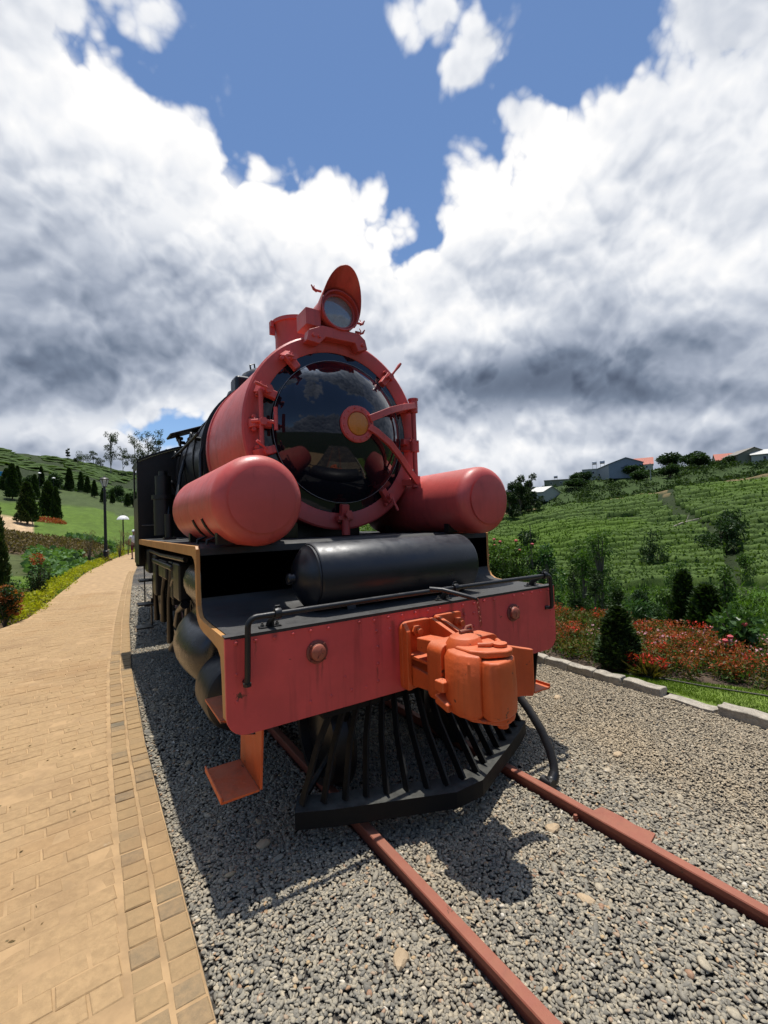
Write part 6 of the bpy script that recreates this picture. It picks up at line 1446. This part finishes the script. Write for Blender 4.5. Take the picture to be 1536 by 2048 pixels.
def post_lamp(x, y, h, label, shade=True, z=None, s=1., hs=None):
    z = tz1(x, y) if z is None else z; e = empty('garden_lamp', (x, y, z), label=label, cat='lamp', group='low garden lamps')
    mb = MB(); mb.lathe([(.10*s, 0), (.10*s, .3), (.055*s, .34), (.045*s, h-.25)], 10); ob('pole', mb, M_IRON, e)
    s = hs or s
    mb = MB(); mb.lathe([(.62*s, h-.42*s), (.60*s, h-.36*s), (.46*s, h-.12*s), (.25*s, h-.0*s), (.06*s, h+.03*s), (.05*s, h+.0), (.24*s, h-.04*s), (.58*s, h-.41*s)], 20, closed=True); ob('shade', mb, M_WHITEP, e)
    mb = MB(); mb.ringsweep([(-.38*s, 0, h+.10*s), (0, 0, h+.07*s), (.38*s, 0, h+.10*s)], .02*s, 6); mb.cyl((0, 0, h), (0, 0, h+.28*s), .02*s, n=6); ob('finial', mb, M_IRON, e)
post_lamp(.36, 39.4, 3.15, 'low lamp with a white dome shade beside the path near the cab', hs=.72)
post_lamp(.3, 100, 3.0, 'far small lamp on the lawn edge left of the tall lamp post', s=.4)
post_lamp(-9.2, 96, 3.6, 'far small lamp above the dark cypresses at left', s=.4)
post_lamp(-7.0, 92, 3.4, 'far small lamp between the wide cypress pair', s=.4)
e = empty('blue_sign', (-16.2, 111.4, tz1(-16.2, 111.4)), label='tiny blue sign board on a post at the far left edge', cat='sign')
mb = MB(); mb.cyl((0, 0, 0), (0, 0, 2.6), .05, n=6); ob('post', mb, M_IRON, e); mb = MB(); mb.box((-.5, -.03, 2.2), (.5, .03, 3.1)); ob('board', mb, simple('blue_board', (.03, .30, .62), .5), e, bevel=.01)

# --- person on the path, seen from behind
def person(x, y, z, rz, label):
    e = empty('person', (x, y, z), rz, label=label, cat='person')
    def skin(name, verts, edges, mat, sub=2, par=e):
        me = bpy.data.meshes.new(name); me.from_pydata([v[:3] for v in verts], edges, []); me.materials.append(mat)
        o = bpy.data.objects.new(name, me); COL.objects.link(o); o.parent = par
        sm = o.modifiers.new('skin', 'SKIN'); sm.use_smooth_shade = True; sl = me.skin_vertices[0].data
        for i, v in enumerate(verts): sl[i].radius = (v[3], v[4] if len(v) > 4 else v[3])
        sl[0].use_root = True; ss = o.modifiers.new('sub', 'SUBSURF'); ss.levels = ss.render_levels = sub; return o
    M_SKIN = simple('skin', (.34, .19, .13), .6); M_SHIRT = simple('white_shirt', (.74, .74, .73), .8); M_SHORT = simple('maroon_shorts', (.10, .02, .022), .8); M_CAP = simple('white_cap', (.76, .76, .76), .7)
    body = [(0, 0, .95, .14, .10), (0, 0, 1.15, .14, .10), (0, 0, 1.36, .17, .10), (0, 0, 1.48, .06), (0, .01, 1.56, .055), (0, .02, 1.64, .09, .10), (0, .02, 1.72, .075, .085),
            (-.19, 0, 1.40, .055), (-.27, .02, 1.16, .042), (-.25, .12, .95, .033), (-.24, .17, .88, .035), (.19, 0, 1.40, .055), (.27, .02, 1.16, .042), (.25, .12, .95, .033), (.24, .17, .88, .035),
            (-.10, 0, .85, .085), (-.11, .01, .50, .058), (-.11, -.03, .10, .040), (-.11, .10, .04, .035), (.10, 0, .85, .085), (.11, .06, .50, .058), (.11, -.10, .12, .040), (.11, .03, .04, .035)]
    ed = [(0, 1), (1, 2), (2, 3), (3, 4), (4, 5), (5, 6), (2, 7), (7, 8), (8, 9), (9, 10), (2, 11), (11, 12), (12, 13), (13, 14), (0, 15), (15, 16), (16, 17), (17, 18), (0, 19), (19, 20), (20, 21), (21, 22)]
    skin('body', body, ed, M_SKIN)
    skin('shirt', [(0, 0, .92, .165, .125), (0, 0, 1.15, .16, .125), (0, 0, 1.36, .195, .125), (0, 0, 1.45, .11, .09), (-.20, 0, 1.40, .075), (-.25, .01, 1.22, .066), (.20, 0, 1.40, .075), (.25, .01, 1.22, .066)], [(0, 1), (1, 2), (2, 3), (2, 4), (4, 5), (2, 6), (6, 7)], M_SHIRT)
    skin('shorts', [(0, 0, .93, .16, .125), (-.10, 0, .82, .105), (-.11, .01, .52, .085), (.10, 0, .82, .105), (.11, .04, .52, .085)], [(0, 1), (1, 2), (0, 3), (3, 4)], M_SHORT)
    mb = MB(); mb.lathe([(.102, 1.68), (.108, 1.72), (.098, 1.77), (.06, 1.81), (.001, 1.825)], 16, Matrix.Translation((0, .015, 0))); mb.prism([(-.07, .09), (.07, .09), (.05, .18), (-.05, .18)], 2, 1.69, 1.70); ob('cap', mb, M_CAP, e, smooth=60)
    for s in (-1, 1):
        mb = MB(); mb.box((s*.11-.045, -.10 if s < 0 else -.17, 0), (s*.11+.045, .16 if s < 0 else .09, .07)); ob('shoe', mb, simple('grey_shoe', (.2, .19, .18), .7), e, bevel=.02)
    return e
person(.44, 29.9, -.034, .15, 'person in white shirt, white cap and dark red shorts walking beside the cab')

# --- buildings on the ridge
def house(x, y, w, d, h, rh, rz, label, wall, roof, name='house', wins=3, doors=1, zsink=.6, gable=True, z=None, ridge_x=True):
    e = empty(name, (x, y, (tz1(x, y) if z is None else z)-zsink), rz, label=label, cat='building')
    h += zsink
    mb = MB(); mb.box((-w/2, -d/2, 0), (w/2, d/2, h))
    if not ridge_x: mb.prism([(-w/2, h), (w/2, h), (0, h+rh)], 1, -d/2+.001, d/2-.001)
    elif gable: mb.prism([(-d/2, h), (d/2, h), (0, h+rh)], 0, -w/2+.001, w/2-.001)
    ob('wall', mb, wall, e, smooth=0)
    o_ = .35; mb = MB(); t = .12
    if rh > .1:
        if ridge_x:
            k = rh/(d/2)
            for s in (-1, 1): mb.add([(-w/2-o_, s*(d/2+o_), h-k*o_), (w/2+o_, s*(d/2+o_), h-k*o_), (w/2+o_, 0, h+rh+.02), (-w/2-o_, 0, h+rh+.02), (-w/2-o_, s*(d/2+o_), h-k*o_+t), (w/2+o_, s*(d/2+o_), h-k*o_+t), (w/2+o_, 0, h+rh+.02+t), (-w/2-o_, 0, h+rh+.02+t)], [(0, 1, 2, 3), (4, 5, 6, 7), (0, 1, 5, 4), (1, 2, 6, 5), (2, 3, 7, 6), (3, 0, 4, 7)])
        else:
            k = rh/(w/2)
            for s in (-1, 1): mb.add([(s*(w/2+o_), -d/2-o_, h-k*o_), (s*(w/2+o_), d/2+o_, h-k*o_), (0, d/2+o_, h+rh+.02), (0, -d/2-o_, h+rh+.02), (s*(w/2+o_), -d/2-o_, h-k*o_+t), (s*(w/2+o_), d/2+o_, h-k*o_+t), (0, d/2+o_, h+rh+.02+t), (0, -d/2-o_, h+rh+.02+t)], [(0, 1, 2, 3), (4, 5, 6, 7), (0, 1, 5, 4), (1, 2, 6, 5), (2, 3, 7, 6), (3, 0, 4, 7)])
    else: mb.box((-w/2-.2, -d/2-.2, h), (w/2+.2, d/2+.2, h+.25))
    ob('roof', mb, roof, e, smooth=0)
    for k in range(wins):
        cx = -w/2+w*(k+.7)/(wins+.4); wf = ob('window', MB().box((cx-.5, -d/2-.06, h-1.9), (cx+.5, -d/2+.05, h-.8)), M_WHITEP, e, smooth=0); ob('pane', MB().box((cx-.42, -d/2-.075, h-1.82), (cx+.42, -d/2-.062, h-.88)), M_DKGLASS, wf, smooth=0)
    if doors: ob('door', MB().box((w/2-w*.2-.6, -d/2-.06, 0), (w/2-w*.2+.6, -d/2+.05, zsink+2.1)), M_DKGLASS, e, smooth=0)
    return e
M_DKGLASS = simple('dark_pane', (.03, .035, .045), .2); M_GREYW = simple('grey_blue_sheet', (.22, .26, .31), .6); M_GREYR = simple('grey_roof_sheet', (.26, .30, .36), .5)
M_PALEW = simple('pale_wall', (.42, .42, .38), .8); M_REDR = simple('red_tile', (.42, .12, .075), .7); M_GREENW = simple('drab_wall', (.20, .20, .15), .8); M_BROWNR = simple('grey_brown_roof', (.22, .20, .17), .8); M_LIGHTR = simple('pale_sheet_roof', (.55, .54, .50), .6)
def face(x, y): return -math.atan2(x-CAM[0], y-CAM[1])
def H(px_x, px_y, dz=0.): return dict(x=px_x, y=px_y)
house(167, 93, 11.5, 16, 3.9, 2.0, face(167, 93)+.28, 'grey blue gabled warehouse with a dark doorway on the ridge', M_GREYW, M_GREYR, 'warehouse', 0, 1, ridge_x=False, zsink=1.5)
house(172.5, 107, 8.0, 6, 3.7, 0., face(172, 106), 'small pale flat-roofed building left of the warehouse', M_PALEW, M_LIGHTR, 'house', 3, 0, zsink=1.)
house(215, 109, 8.5, 8, 5.0, 3.2, face(220, 110), 'red tiled house right of the warehouse', M_PALEW, M_REDR, 'house', 2, 0, zsink=1.5, z=19.5)
house(228, 79, 11, 8, 4.0, 3.0, face(233, 80)+.2, 'red roofed house at the top right of the ridge', M_PALEW, M_REDR, 'house', 2, 0, z=19.2)
house(190.5, 61, 10, 9, 2.6, 2.2, face(191, 61)+.5, 'drab gabled shed right of the red roofed house', M_GREENW, M_BROWNR, 'shed', 0, 1, ridge_x=False)
house(189.5, 55.5, 7, 6, 2.6, 1.6, face(190, 56), 'pale roofed house at the right picture edge on the ridge', M_PALEW, M_LIGHTR, 'house', 1, 0)
house(190, 135, 15, 8, 2.8, 0., face(201, 143), 'long low dark flat building left of the small pale one', M_GREENW, M_BROWNR, 'house', 3, 0, z=16.5)
house(133.5, 101.5, 5.5, 12, 2.6, 2.0, face(133, 101)-.5, 'pale sloping greenhouse roof at the end of the dark conifers', M_PALEW, M_LIGHTR, 'shed', 0, 0)
house(152, 194, 9, 7, 4.6, .0, face(152, 194), 'grey block with windows seen between smokebox and right tank', M_GREYW, M_GREYR, 'house', 4, 0, z=20.)
house(159, 188, 7.5, 6, 2.6, 2.0, face(159, 188), 'small red roofed house behind the right tank', M_PALEW, M_REDR, 'house', 1, 0, z=20.)
def pole(x, y, h, label):
    e = empty('utility_pole', (x, y, tz1(x, y)), face(x, y), label=label, cat='pole'); ob('mast', MB().cyl((0, 0, -1), (0, 0, h), .16, .10, 8), M_PALEW, e); ob('crossarm', MB().box((-.9, -.06, h-.5), (.9, .06, h-.35)), M_PALEW, e)
pole(153.9, 75.1, 5.6, 'pale utility pole on the slope below the red tiled house')
def tank(x, y, z, label):
    e = empty('water_tank', (x, y, z), face(x, y), label=label, cat='water tank', group='water tanks on stands above the ridge roofs')
    mb = MB(); 
    for a, b in ((-.7, -.5), (.7, -.5), (-.7, .5), (.7, .5)): mb.cyl((a, b, -1.5), (a, b, 1.7), .06, n=5)
    mb.box((-.8, -.6, 1.62), (.8, .6, 1.7)); ob('stand', mb, M_IRON, e, smooth=0)
    ob('tank_body', MB().lathe([(.001, -.9), (.6, -.88), (.65, -.7), (.65, .7), (.6, .88), (.001, .9)], 14, Matrix.Translation((0, 0, 2.35)) @ Matrix.Rotation(R(90), 4, 'Y')), M_GREYR, e)
tank(176, 108.5, 21.5, 'water tank on a stand left of the warehouse gable'); tank(171, 102, 20.8, 'water tank on a stand between the pale building and the warehouse'); tank(193, 140, 19.4, 'water tank on a stand over the long low building'); 
for k, (x, y, h, w, l) in enumerate([(156, 80, 4.6, 7, 'dark bush below the red tiled house'), (160, 72, 4.6, 7.5, 'dark bush right of the utility pole'), (163, 86, 5, 8, 'dark bush hiding the right foot of the warehouse'), (176, 70, 6, 8.5, 'broad dark bush on the ridge right of the pole'), (185, 76, 6, 8, 'ridge bush left of the top right houses'), (161, 103, 5, 5, 'bush at the left foot of the pale building'), (150, 100, 4, 9, 'bush below the small pale building'), (178, 118, 5, 8, 'bush between the long low building and the pale one'), (200, 90, 7.5, 9.5, 'wide bush on the skyline right of the red tiled house'), (186, 64, 3.6, 6, 'bush in front of the drab shed')]):
    plant('ridge_bush', proto_bush(k % 3, mat=M_DARKLEAF, key='dark'), ('crown', 'trunk'), x, y, h, w, l, 'bush', 'bushes around the ridge buildings', base_w=.9)
